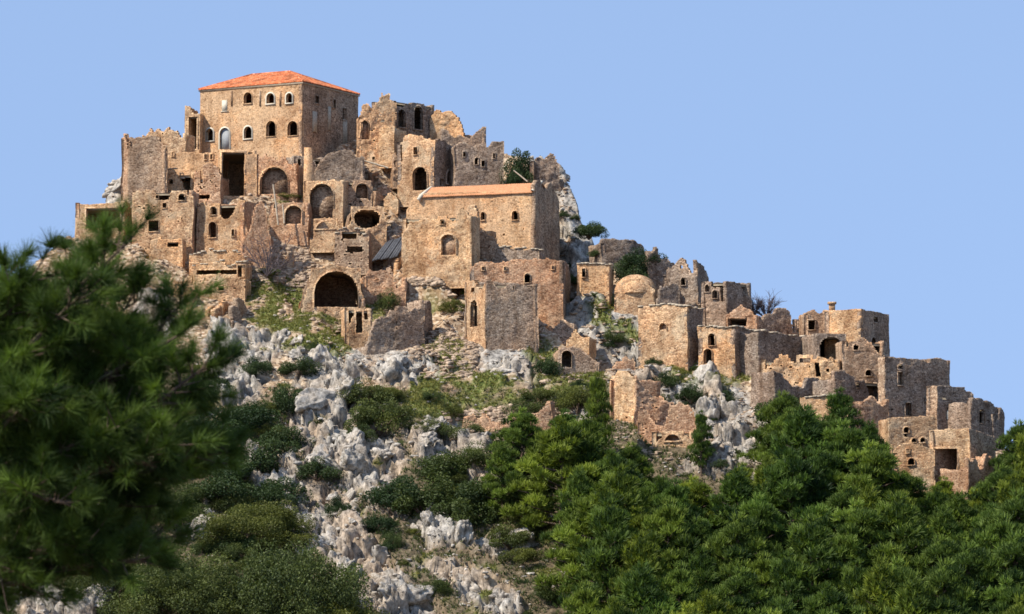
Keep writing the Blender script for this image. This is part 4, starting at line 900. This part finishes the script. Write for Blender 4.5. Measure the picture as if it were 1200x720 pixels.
# wall buttress (pale wedge under the mansion corner)
p = hill(362, 236); y = p[1]; bb = MB()
q = [at_depth(u, v, y - d) for u, v, d in ((355, 238, 1.4), (371, 238, 1.4), (364.5, 173, 0), (356.5, 173, 0))]
bb.add(q + [x + (0, 2.2, 0) for x in q], [(0, 1, 2, 3), (4, 7, 6, 5), (0, 4, 5, 1), (1, 5, 6, 2), (2, 6, 7, 3), (3, 7, 4, 0)])
o = obj('buttress', bb.build(M['ashlar'], origin=p), None, tuple(p)); o['label'] = 'pale smooth wedge buttress standing under the mansion corner'; o['category'] = 'buttress'
# chimney stub on the tower block
tw = [b for b in B if 'square sunlit tower block' in b['label']][0]
a = at_depth(975, 364, tw['C'][1] + 3.5); cb = MB(); cb.box(a - (.35, .35, .3), (.7, 0, 0), (0, .7, 0), (0, 0, 1.2)); cb.box(a - (.5, .5, -.75), (1., 0, 0), (0, 1., 0), (0, 0, .25))
obj('chimney', cb.build(M['tan'], origin=tw['root'].location), tw['root'])

# ------------------------------------------------------------------ plants
def rand_dirs(rs, n):
    d = rs.normal(size=(n, 3)); return d / np.linalg.norm(d, axis=1)[:, None]
def needle_tufts(centres, dirs, rs, blades=7, ln=.34, wd=.055, fan=.75, tone=None):
    """sprays of narrow blades; centres and dirs are (n, 3)"""
    n = len(centres); d = np.repeat(dirs, blades, 0) + rs.normal(size=(n * blades, 3)) * fan * .6
    d /= np.linalg.norm(d, axis=1)[:, None]; c = np.repeat(centres, blades, 0)
    s = np.cross(d, rand_dirs(rs, n * blades)); s /= np.linalg.norm(s, axis=1)[:, None] + 1e-9
    l = ln * rs.uniform(.7, 1.2, (n * blades, 1)); V = np.stack([c - s * wd, c + s * wd, c + d * l + s * wd * .25, c + d * l - s * wd * .25], 1).reshape(-1, 3)
    Q = np.arange(n * blades * 4).reshape(-1, 4)
    tn = np.repeat(tone if tone is not None else rs.rand(n), blades)[:, None] + rs.uniform(-.12, .12, (n * blades, 1)); tn = np.clip(np.repeat(tn, 4, 0), 0, 1)
    return V, Q, tn
def pine_meshes(seed, h=8.5, rad=3.6, tufts=2600, lean=0.0):
    """a broad mountain pine: limbs in tiers, each carrying rounded bunches of needles"""
    rs = np.random.RandomState(seed); tb = MB(); top = np.array([lean, 0, h * .93])
    tr = np.array([[0, 0, -1.0], [lean * .1, .05, h * .3], [lean * .4, -.05, h * .62], top]); tb.tube(tr, [.24, .2, .12, .04], 6)
    cl = []
    nl = 30
    for k in range(nl):
        f = .12 + .86 * (k / (nl - 1)) ** .9; z = h * f * .94; a = k * 2.4 + rs.uniform(-.4, .4)
        rr = rad * (1 - ((f - .18) / .86) ** 1.9 if f > .18 else .8) * rs.uniform(.72, 1.12) * .85
        st = np.array([lean * f, 0, z * .93]); en = st + np.array([math.cos(a) * rr, math.sin(a) * rr, rr * rs.uniform(.12, .4)])
        tb.tube([st, (st + en) / 2 + (0, 0, -.1), en], [.09, .06, .025], 4)
        for q in np.linspace(.45, 1, 4 if rr > 1.5 else 2):
            p = st + (en - st) * q + rs.normal(size=3) * (.28, .28, .15); cl.append((p, rs.uniform(.5, .85) * (.75 + .25 * q)))
    cl.append((top + (0, 0, .2), .42)); cl.append((top - (0, 0, .5), .6))
    C_, D_, T_ = [], [], []
    wt = np.array([c[1] ** 2 for c in cl]); wt /= wt.sum(); cnt = np.maximum(8, (wt * tufts).astype(int))
    for (p, r), n in zip(cl, cnt):
        d = rand_dirs(rs, n); d[:, 2] = np.where(d[:, 2] < -.25, -d[:, 2], d[:, 2]); q = r * (.45 + .55 * rs.rand(n, 1) ** .4)
        C_.append(p + d * q * (1, 1, .72)); D_.append(d * .7 + (0, 0, .8)); T_.append(np.clip(rs.normal(.42, .30) + (q[:, 0] / r - .75) * .8 + rs.normal(size=n) * .12, 0, 1))  # tone darkens towards the inside of each bunch: crown shade put into the needles
    C_, D_, T_ = np.concatenate(C_), np.concatenate(D_), np.concatenate(T_); D_ /= np.linalg.norm(D_, axis=1)[:, None]
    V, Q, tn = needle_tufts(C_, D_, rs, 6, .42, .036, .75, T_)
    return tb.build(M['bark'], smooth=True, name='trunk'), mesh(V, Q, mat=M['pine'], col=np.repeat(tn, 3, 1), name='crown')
def shrub_meshes(seed, mat, n=1500, leaf=.16, r=1.0, flat=.8, nc=20):
    """a rounded evergreen bush of many small leaves on a few stems (unit radius)"""
    rs = np.random.RandomState(seed); sb = MB(); cl = []
    for k in range(nc):
        d = rand_dirs(rs, 1)[0]; d[2] = abs(d[2]) * 1.0; e = d * rs.uniform(.4, .85) * (1, 1, flat * 1.1); cl.append((e, rs.uniform(.22, .40) * (1 if nc < 30 else .62)))
        if k < 8: sb.tube([np.array([0, 0, -.25]), e * .5 + (0, 0, .02), e], [.04, .025, .01], 4)
    per = n // nc; Vs = []; T = []
    for p, q in cl:
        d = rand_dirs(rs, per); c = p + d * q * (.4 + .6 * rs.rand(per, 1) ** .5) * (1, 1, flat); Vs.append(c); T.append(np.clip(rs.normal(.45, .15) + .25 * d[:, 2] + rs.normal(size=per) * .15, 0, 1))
    c = np.concatenate(Vs); T = np.concatenate(T); m = len(c); a = rand_dirs(rs, m); b_ = np.cross(a, rand_dirs(rs, m)); b_ /= np.linalg.norm(b_, axis=1)[:, None]
    s = leaf * rs.uniform(.5, 1.1, (m, 1)) * .5
    V = np.stack([c - a * s, c + b_ * s * .55, c + a * s, c - b_ * s * .55], 1).reshape(-1, 3) * r
    return sb.build(M['bark'], name='stems'), mesh(V, np.arange(m * 4).reshape(-1, 4), mat=M[mat], col=np.repeat(np.repeat(T, 4)[:, None], 3, 1), name='foliage')
PV_ = [pine_meshes(900 + k, h=8.5, rad=[3.4, 3.9, 3.0, 3.6, 4.1, 2.6][k], tufts=[3600, 4200, 3100, 3700, 4300, 2600][k], lean=[.2, -.3, .1, .4, -.1, 0][k]) for k in range(6)]
SV = [shrub_meshes(40 + k, 'shrub', 7600, .075) for k in range(4)]
OV = [shrub_meshes(60 + k, 'olive', 10000, .062, flat=.75) for k in range(3)]
BV = [shrub_meshes(80 + k, 'olive', 52000, .032, flat=.8, nc=80) for k in range(2)]
def plant(kind, meshes, names, u, vb, hpx, label, cat, group=None, rot=0, nat=8.5, squash=1.0, y=None, sink=0.0):
    p = standing(u, vb) if y is None else at_depth(u, vb, y)
    s = hpx * p[1] / FP / nat; t = thing(kind, label, cat, tuple(p - (0, 0, sink)), group)
    t.rotation_euler = (0, 0, rot); t.scale = (s * squash, s * squash, s)
    for m_, n_ in zip(meshes, names): obj(n_, m_, t)
    return t
def pine(u, vb, hpx, label, k, group=None, sq=1.0, **kw): return plant('pine_tree', PV_[k % 6], ('trunk', 'crown'), u, vb, hpx, label, 'pine tree', group, rot=k * 1.7, squash=sq, **kw)
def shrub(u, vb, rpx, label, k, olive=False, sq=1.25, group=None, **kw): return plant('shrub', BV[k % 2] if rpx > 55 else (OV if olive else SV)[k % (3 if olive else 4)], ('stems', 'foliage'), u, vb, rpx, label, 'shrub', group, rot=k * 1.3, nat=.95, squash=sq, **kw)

# pines that stand out along the edge of the wood
edge = [(700, 545, 108, 'slender pine rising in front of the pink ruin', 5, .6), (660, 575, 92, 'pine left of the slender pine in front of the long rubble bank', 0, 1),
    (612, 575, 95, 'leftmost full pine of the wood beside the dark shrubs', 1, 1), (822, 560, 78, 'narrow dark pine in front of the white rocks at the small ledge ruin', 5, .65),
    (738, 605, 85, 'pine below the small ledge ruin at the wood edge', 3, 1), (780, 640, 82, 'round pine between the ledge ruin and the narrow dark pine', 2, 1),
    (868, 635, 92, 'pine touching the lower end of the long rock band', 0, 1), (915, 570, 108, 'tall pine in front of the low dark wall of the lower town', 3, 1),
    (958, 592, 104, 'pine covering the sunlit house stub', 1, .9), (985, 570, 112, 'highest pine top before the purple brown wall', 5, 1), (1022, 600, 105, 'pine left of the middle storey pitted with holes', 2, 1),
    (1062, 640, 85, 'pine below the lowest pale house wall', 4, 1), (1105, 640, 80, 'pine below the pillared opening', 0, 1), (1150, 650, 82, 'pine under the dark red wall base', 1, 1),
    (1192, 600, 104, 'pine rising right of the village end against the sky', 3, .9), (1232, 610, 120, 'pine cut by the right edge of the picture', 4, 1), (590, 610, 90, 'low pine at the left edge of the wood by the stony slope', 2, 1)]
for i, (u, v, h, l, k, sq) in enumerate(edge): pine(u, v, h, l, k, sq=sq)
EU = [560, 600, 650, 700, 735, 748, 805, 835, 895, 908, 960, 1000, 1040, 1090, 1130, 1160, 1200, 1260]
EV = [560, 520, 490, 480, 520, 556, 560, 552, 545, 475, 475, 490, 535, 565, 575, 560, 500, 490]
rs = np.random.RandomState(77); taken = [(e[0], e[1]) for e in edge]; cnt = 0
for row, vb in enumerate(range(590, 960, 27)):
    for u in np.arange(590 + (row % 2) * 34, 1290, 68):
        uu = u + rs.uniform(-16, 16); vv = vb + rs.uniform(-8, 8); h = rs.uniform(105, 165) * (1 + .12 * (vv - 600) / 300)
        lim = np.interp(uu, EU, EV)
        if vv - h < lim + 4: h = vv - lim - 4
        if h < 66 or any(abs(uu - a) < 26 and abs(vv - b_) < 16 for a, b_ in taken): continue
        if uu < 650 + (vv - 600) * .12: continue
        taken.append((uu, vv)); cnt += 1
        row_ = 'upper' if vv < 665 else ('middle' if vv < 745 else 'bottom')
        col_ = 'beside the stony slope' if uu < 720 else ('below the pink roofless ruin' if uu < 815 else ('below the long rock band' if uu < 905 else ('below the square tower block' if uu < 1030 else ('below the pitted houses' if uu < 1130 else 'at the right edge'))))
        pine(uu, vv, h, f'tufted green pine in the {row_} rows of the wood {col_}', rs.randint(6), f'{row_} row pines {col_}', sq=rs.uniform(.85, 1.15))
# shrubs one can tell apart
for i, (u, v, r, l, ol, kw) in enumerate([
    (607, 216, 48, 'dense dark tree-like bush on the summit right of the square stone wall', 0, dict(sq=.5, y=hill(607, 216)[1] - .5)),
    (690, 276, 20, 'small dark bush against the sky beside the upper rocks', 0, {}),
    (742, 330, 30, 'large dark ivy bush hanging under the jagged skyline wall', 0, dict(sq=.9)), (752, 314, 24, 'upper lobe of ivy against the skyline wall', 0, {}),
    (70, 290, 14, 'little round bush on the skyline left of the far left hut', 0, {}),
    (312, 322, 10, 'green low bush at the foot of the leafless thicket', 0, dict(sq=2)),
    (455, 362, 26, 'grey green bush on the wall right of the cave mouth', 1, dict(sq=.7)),
    (530, 366, 18, 'olive bush at the top of the green gully beside the brown house', 1, {}),
    (668, 336, 14, 'dark bush left of the tiny orange hut', 0, {}), (700, 300, 9, 'tuft bush over the tiny orange hut', 0, {}),
    (445, 500, 44, 'round olive bush left of the green meadow patch', 1, dict(sq=.95)), (424, 515, 18, 'dark bush between white rocks below the round olive bush', 0, {}),
    (500, 505, 18, 'low olive bush under the green meadow patch', 1, dict(sq=1.6)), (545, 512, 20, 'dark olive bush at the lower rim of the meadow', 1, dict(sq=1.5)),
    (500, 600, 48, 'large dark bush below the white rock knob', 0, dict(sq=1)), (545, 615, 46, 'dark bush touching the wood left edge', 0, dict(sq=1)), (470, 590, 36, 'dark bush beside the stepped white rocks', 0, {}),
    (575, 590, 44, 'olive green bush above the stony bare slope', 1, {}), (560, 545, 30, 'grey green bush right of the white rock knob', 1, {}),
    (395, 606, 24, 'dark bush in the cleft of the long white outcrop', 0, dict(sq=.8)), (372, 560, 26, 'small bush at the upper cleft of the white outcrop', 0, {}), (460, 640, 22, 'bright bush between boulders low on the slope', 1, dict(sq=.7)),
    (340, 480, 34, 'green bush between grey crags above the outcrop', 0, dict(sq=.9)), (300, 440, 20, 'small bush in the upper left crags', 0, {}), (330, 530, 34, 'dark bush left of the long white outcrop', 0, dict(sq=1.1)), (290, 500, 34, 'dark bush beneath the upper left crags', 0, {}),
    (350, 735, 118, 'big rounded olive bush at the bottom beside the white rocks', 1, dict(sq=.85)), (215, 725, 92, 'broad olive bush left of the big rounded one', 1, dict(sq=1.1)), (300, 640, 62, 'dark olive bush above the two big rounded bushes', 1, {}),
    (405, 740, 50, 'low bush right of the big rounded bush', 1, {}), (140, 700, 60, 'shadowy bush behind the near pine', 0, {}), (260, 590, 40, 'dark bush behind the near pine right side', 0, {}), (60, 640, 60, 'shadowy bush left behind the near pine', 0, {}), (180, 610, 60, 'shadowy bush high behind the near pine', 0, {}),
    (290, 560, 44, 'broad dark bush under the head of the long white outcrop', 0, dict(sq=1.3)), (255, 520, 40, 'dark bush between the near pine and the grey crags', 0, {}), (330, 590, 34, 'dark bush hugging the left flank of the long white outcrop', 0, {}), (250, 460, 26, 'dark bush left of the upper left crags', 0, {}),
    (350, 440, 22, 'green bush in the hollow between the two upper crags', 0, {}), (430, 470, 30, 'brownish bush at the left end of the meadow', 1, {}), (600, 640, 30, 'low bush at the foot of the wood edge', 1, {}), (520, 560, 36, 'dark bush right under the white rock knob', 0, {}),
    (810, 470, 20, 'dark bush nestled in the long rock band', 0, {}), (780, 452, 16, 'small bush above the ledge in the rock band', 0, {}), (850, 470, 14, 'tiny bush under the small sunlit house', 0, {}),
    (640, 440, 24, 'dark bush in the gap right of the square brown house', 0, dict(sq=.8)), (720, 400, 14, 'low bush in the grassy ledge by the rocks', 0, {}), (920, 500, 50, 'dull green bush climbing the low dark wall', 1, dict(sq=.8)),
    (1020, 455, 8, 'little weed bush below the narrow lit wall end', 0, {}), (505, 140 + 330, 12, 'weed bush on the meadow top', 1, {}), (675, 480, 40, 'green bush under the overgrown arch ruin', 1, dict(sq=.8)),
    (340, 232, 7, 'green weeds on the ledge behind the white posts', 1, dict(sq=2.2)), (1160, 575, 20, 'bush at the foot of the last house', 1, {})]):
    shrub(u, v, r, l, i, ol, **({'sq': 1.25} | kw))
cs = np.nonzero(FRONT & (so > .5) & (rk < .4) & (PV > 430) & (PV < 735) & (PU > 220) & (PU < 640) & (NEAR > 2))[0]; cs = cs[rk[cs] < .15]; rs = np.random.RandomState(12)
for i, k in enumerate(rs.choice(cs, 150, replace=False)):
    hh = 'high' if PV[k] < 520 else ('halfway' if PV[k] < 620 else 'low'); ww = 'left of the white crags' if PU[k] < 330 + (PV[k] - 450) * .3 else ('among the white crags' if PU[k] < 480 else 'near the wood edge')
    t = thing('shrub', f'small scrubby bush {hh} on the slope {ww}', 'shrub', tuple(VT[k] - (0, 0, .1)), f'small bushes {hh} on the slope {ww}')
    s_ = .5 + 1.9 * rs.rand() ** 1.6; t.scale = (s_ * 1.2, s_ * 1.2, s_); t.rotation_euler = (0, 0, rs.uniform(0, 6)); mm = (OV if rs.rand() < .5 else SV)[rs.randint(3)]
    obj('stems', mm[0], t); obj('foliage', mm[1], t)
cs = np.nonzero(FRONT & (so < .3) & (rk < .3) & (PV > 415) & (PV < 440) | FRONT & (rk > .3) & (PU > 640) & (PU < 900) & (PV > 250))[0]
for i, k in enumerate(rs.choice(cs, 46, replace=False)):
    t = thing('shrub', 'tiny dark bush in a crack of the long rock band, one of many alike', 'shrub', tuple(VT[k] - (0, 0, .1)), 'tiny bushes in the long rock band')
    s_ = rs.uniform(.4, 1.1); t.scale = (s_ * 1.3, s_ * 1.3, s_); mm = SV[rs.randint(4)]; obj('stems', mm[0], t); obj('foliage', mm[1], t)
def bare_bush(u, vb, hpx, label, seed, y=None, spread_=1.0):
    p = standing(u, vb) if y is None else at_depth(u, vb, y); h = hpx * p[1] / FP; rs = np.random.RandomState(seed); stems = MB(); tw = MB()
    for k in range(16):
        d = rand_dirs(rs, 1)[0] * (spread_, spread_, .5); d[2] = abs(d[2]) + .7; d /= np.linalg.norm(d); e = d * h * rs.uniform(.6, .9); m = e * .5 + rs.normal(size=3) * h * .05
        stems.tube([(0, 0, -.2), m, e], [.06, .045, .02], 4)
        for j in range(16):
            q = rs.uniform(.3, 1); s = m * 2 * q * .5 + e * q * .5; dd = d + rs.normal(size=3) * .55; dd /= np.linalg.norm(dd); tw.tube([s, s + dd * h * .18 + rs.normal(size=3) * .05, s + dd * h * rs.uniform(.25, .42)], [.028, .02, .01], 3)
    t = thing('leafless_bush', label, 'bush', tuple(p)); obj('stems', stems.build(M['twig']), t); obj('twigs', tw.build(M['twig']), t)
bare_bush(313, 322, 52, 'leafless purple grey thicket beside the reddish bastion', 3, y=hill(313, 322)[1] - 4.5, spread_=1.4)
bare_bush(898, 372, 30, 'leafless small tree on the skyline above the lower town', 5, y=hill(898, 372)[1] + 2, spread_=1.3)
bare_bush(885, 368, 22, 'tiny leafless bush on the skyline next to the leafless small tree', 6, y=hill(885, 372)[1] + 2)

# grass and weeds
def grass_tufts(name, cand, n, seed, ln, mat, label):
    rs = np.random.RandomState(seed); i = rs.choice(cand, n); c = VT[i] + rs.uniform(-.15, .15, (n, 3)) * (1, 1, 0); d = np.tile([[0., 0, 1.]], (n, 1)) + NRM[i] * .3; d /= np.linalg.norm(d, axis=1)[:, None]
    V, Q, tn = needle_tufts(c, d, rs, 4, ln, .05, 1.0)
    o = obj(name, mesh(V, Q, mat=M[mat], col=np.repeat(tn, 3, 1))); o['kind'] = 'stuff'; o['label'] = label; o['category'] = name.replace('_', ' ')
grass_tufts('grass', np.nonzero(FRONT & (gr > .45))[0], 26000, 1, .32, 'grass', 'bright spring grass in patches between the ruins and rocks')
grass_tufts('low_scrub', np.nonzero(FRONT & (so > .35) & (gr < .6))[0], 32000, 2, .42, 'olive', 'low dull green scrub on the soil between rocks and pines')

# ------------------------------------------------------------------ the near pine, out of focus, at the left
def near_pine(u, v_top, y, label, limbs, seed, trunk_u, ntuft, ln=.125):
    rs = np.random.RandomState(seed); base = at_depth(trunk_u, 700, y); base[2] = final_h(base[0], y)[0][0]
    t = thing('pine_tree', label, 'pine tree', tuple(base)); tb = MB(); topz = at_depth(trunk_u, v_top, y)[2]
    tb.tube([base - (0, 0, .4), base * (1, 1, .6) + np.array([.05, 0, topz * .4]), np.array([base[0] + .1, y, topz])], [.13, .09, .03], 8)
    C_, D_, T_ = [], [], []; lm = MB()
    for (u0, v0, u1, v1, dy, wgt) in limbs:
        a = at_depth(u0, v0, y + dy * .2); b_ = at_depth(u1, v1, y + dy); m = (a + b_) / 2 + (0, 0, -.06); pts = [a, (a + m) / 2, m, (m + b_) / 2 + (0, 0, .01), b_]
        lm.tube(pts, [.03, .024, .018, .012, .006], 6); n = int(wgt)
        for k in range(n):
            q = rs.uniform(.15, 1.0); s = a + (b_ - a) * q + (m - (a + b_) / 2) * 4 * q * (1 - q); main = (b_ - a) / np.linalg.norm(b_ - a)
            dd = main * .6 + rs.normal(size=3) * (.62, .62, .5) + (0, 0, .35); dd /= np.linalg.norm(dd); l = rs.uniform(.16, .42) * (1.15 - .4 * q); e = s + dd * l
            lm.tube([s, (s + e) / 2 + (0, 0, -.01), e], [.007, .005, .003], 4)
            tone = np.clip(rs.normal(.45, .22), 0, 1)
            for w in range(5):
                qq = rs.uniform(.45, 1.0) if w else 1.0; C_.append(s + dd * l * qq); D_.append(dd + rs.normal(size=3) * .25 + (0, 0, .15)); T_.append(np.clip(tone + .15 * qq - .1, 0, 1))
    C_, D_, T_ = np.array(C_), np.array(D_), np.array(T_); D_ /= np.linalg.norm(D_, axis=1)[:, None]
    V, Q, tn = needle_tufts(C_, D_, rs, ntuft, ln, .0022, 1.0, T_)
    obj('trunk', tb.build(M['bark'], True, base), t); obj('limbs', lm.build(M['bark'], True, base), t)
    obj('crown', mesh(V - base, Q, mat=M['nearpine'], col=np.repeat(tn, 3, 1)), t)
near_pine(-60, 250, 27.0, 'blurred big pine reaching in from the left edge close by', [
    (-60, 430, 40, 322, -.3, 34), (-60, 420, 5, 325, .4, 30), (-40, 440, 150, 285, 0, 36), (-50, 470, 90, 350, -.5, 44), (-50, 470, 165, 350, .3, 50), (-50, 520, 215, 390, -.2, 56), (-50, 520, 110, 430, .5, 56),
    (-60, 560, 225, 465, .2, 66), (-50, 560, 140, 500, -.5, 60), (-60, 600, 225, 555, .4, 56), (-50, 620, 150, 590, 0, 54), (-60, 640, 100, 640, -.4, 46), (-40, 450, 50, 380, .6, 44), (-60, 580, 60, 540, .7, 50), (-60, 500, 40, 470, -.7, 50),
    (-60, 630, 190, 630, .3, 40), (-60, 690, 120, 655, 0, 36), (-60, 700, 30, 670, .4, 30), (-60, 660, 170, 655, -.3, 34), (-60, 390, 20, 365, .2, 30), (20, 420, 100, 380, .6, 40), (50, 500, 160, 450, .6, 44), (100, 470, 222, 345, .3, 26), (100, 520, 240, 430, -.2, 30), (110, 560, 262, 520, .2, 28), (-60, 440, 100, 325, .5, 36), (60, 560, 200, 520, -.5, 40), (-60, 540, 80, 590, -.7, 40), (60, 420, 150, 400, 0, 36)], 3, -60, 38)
print('pines', cnt, 'buildings', len(B))
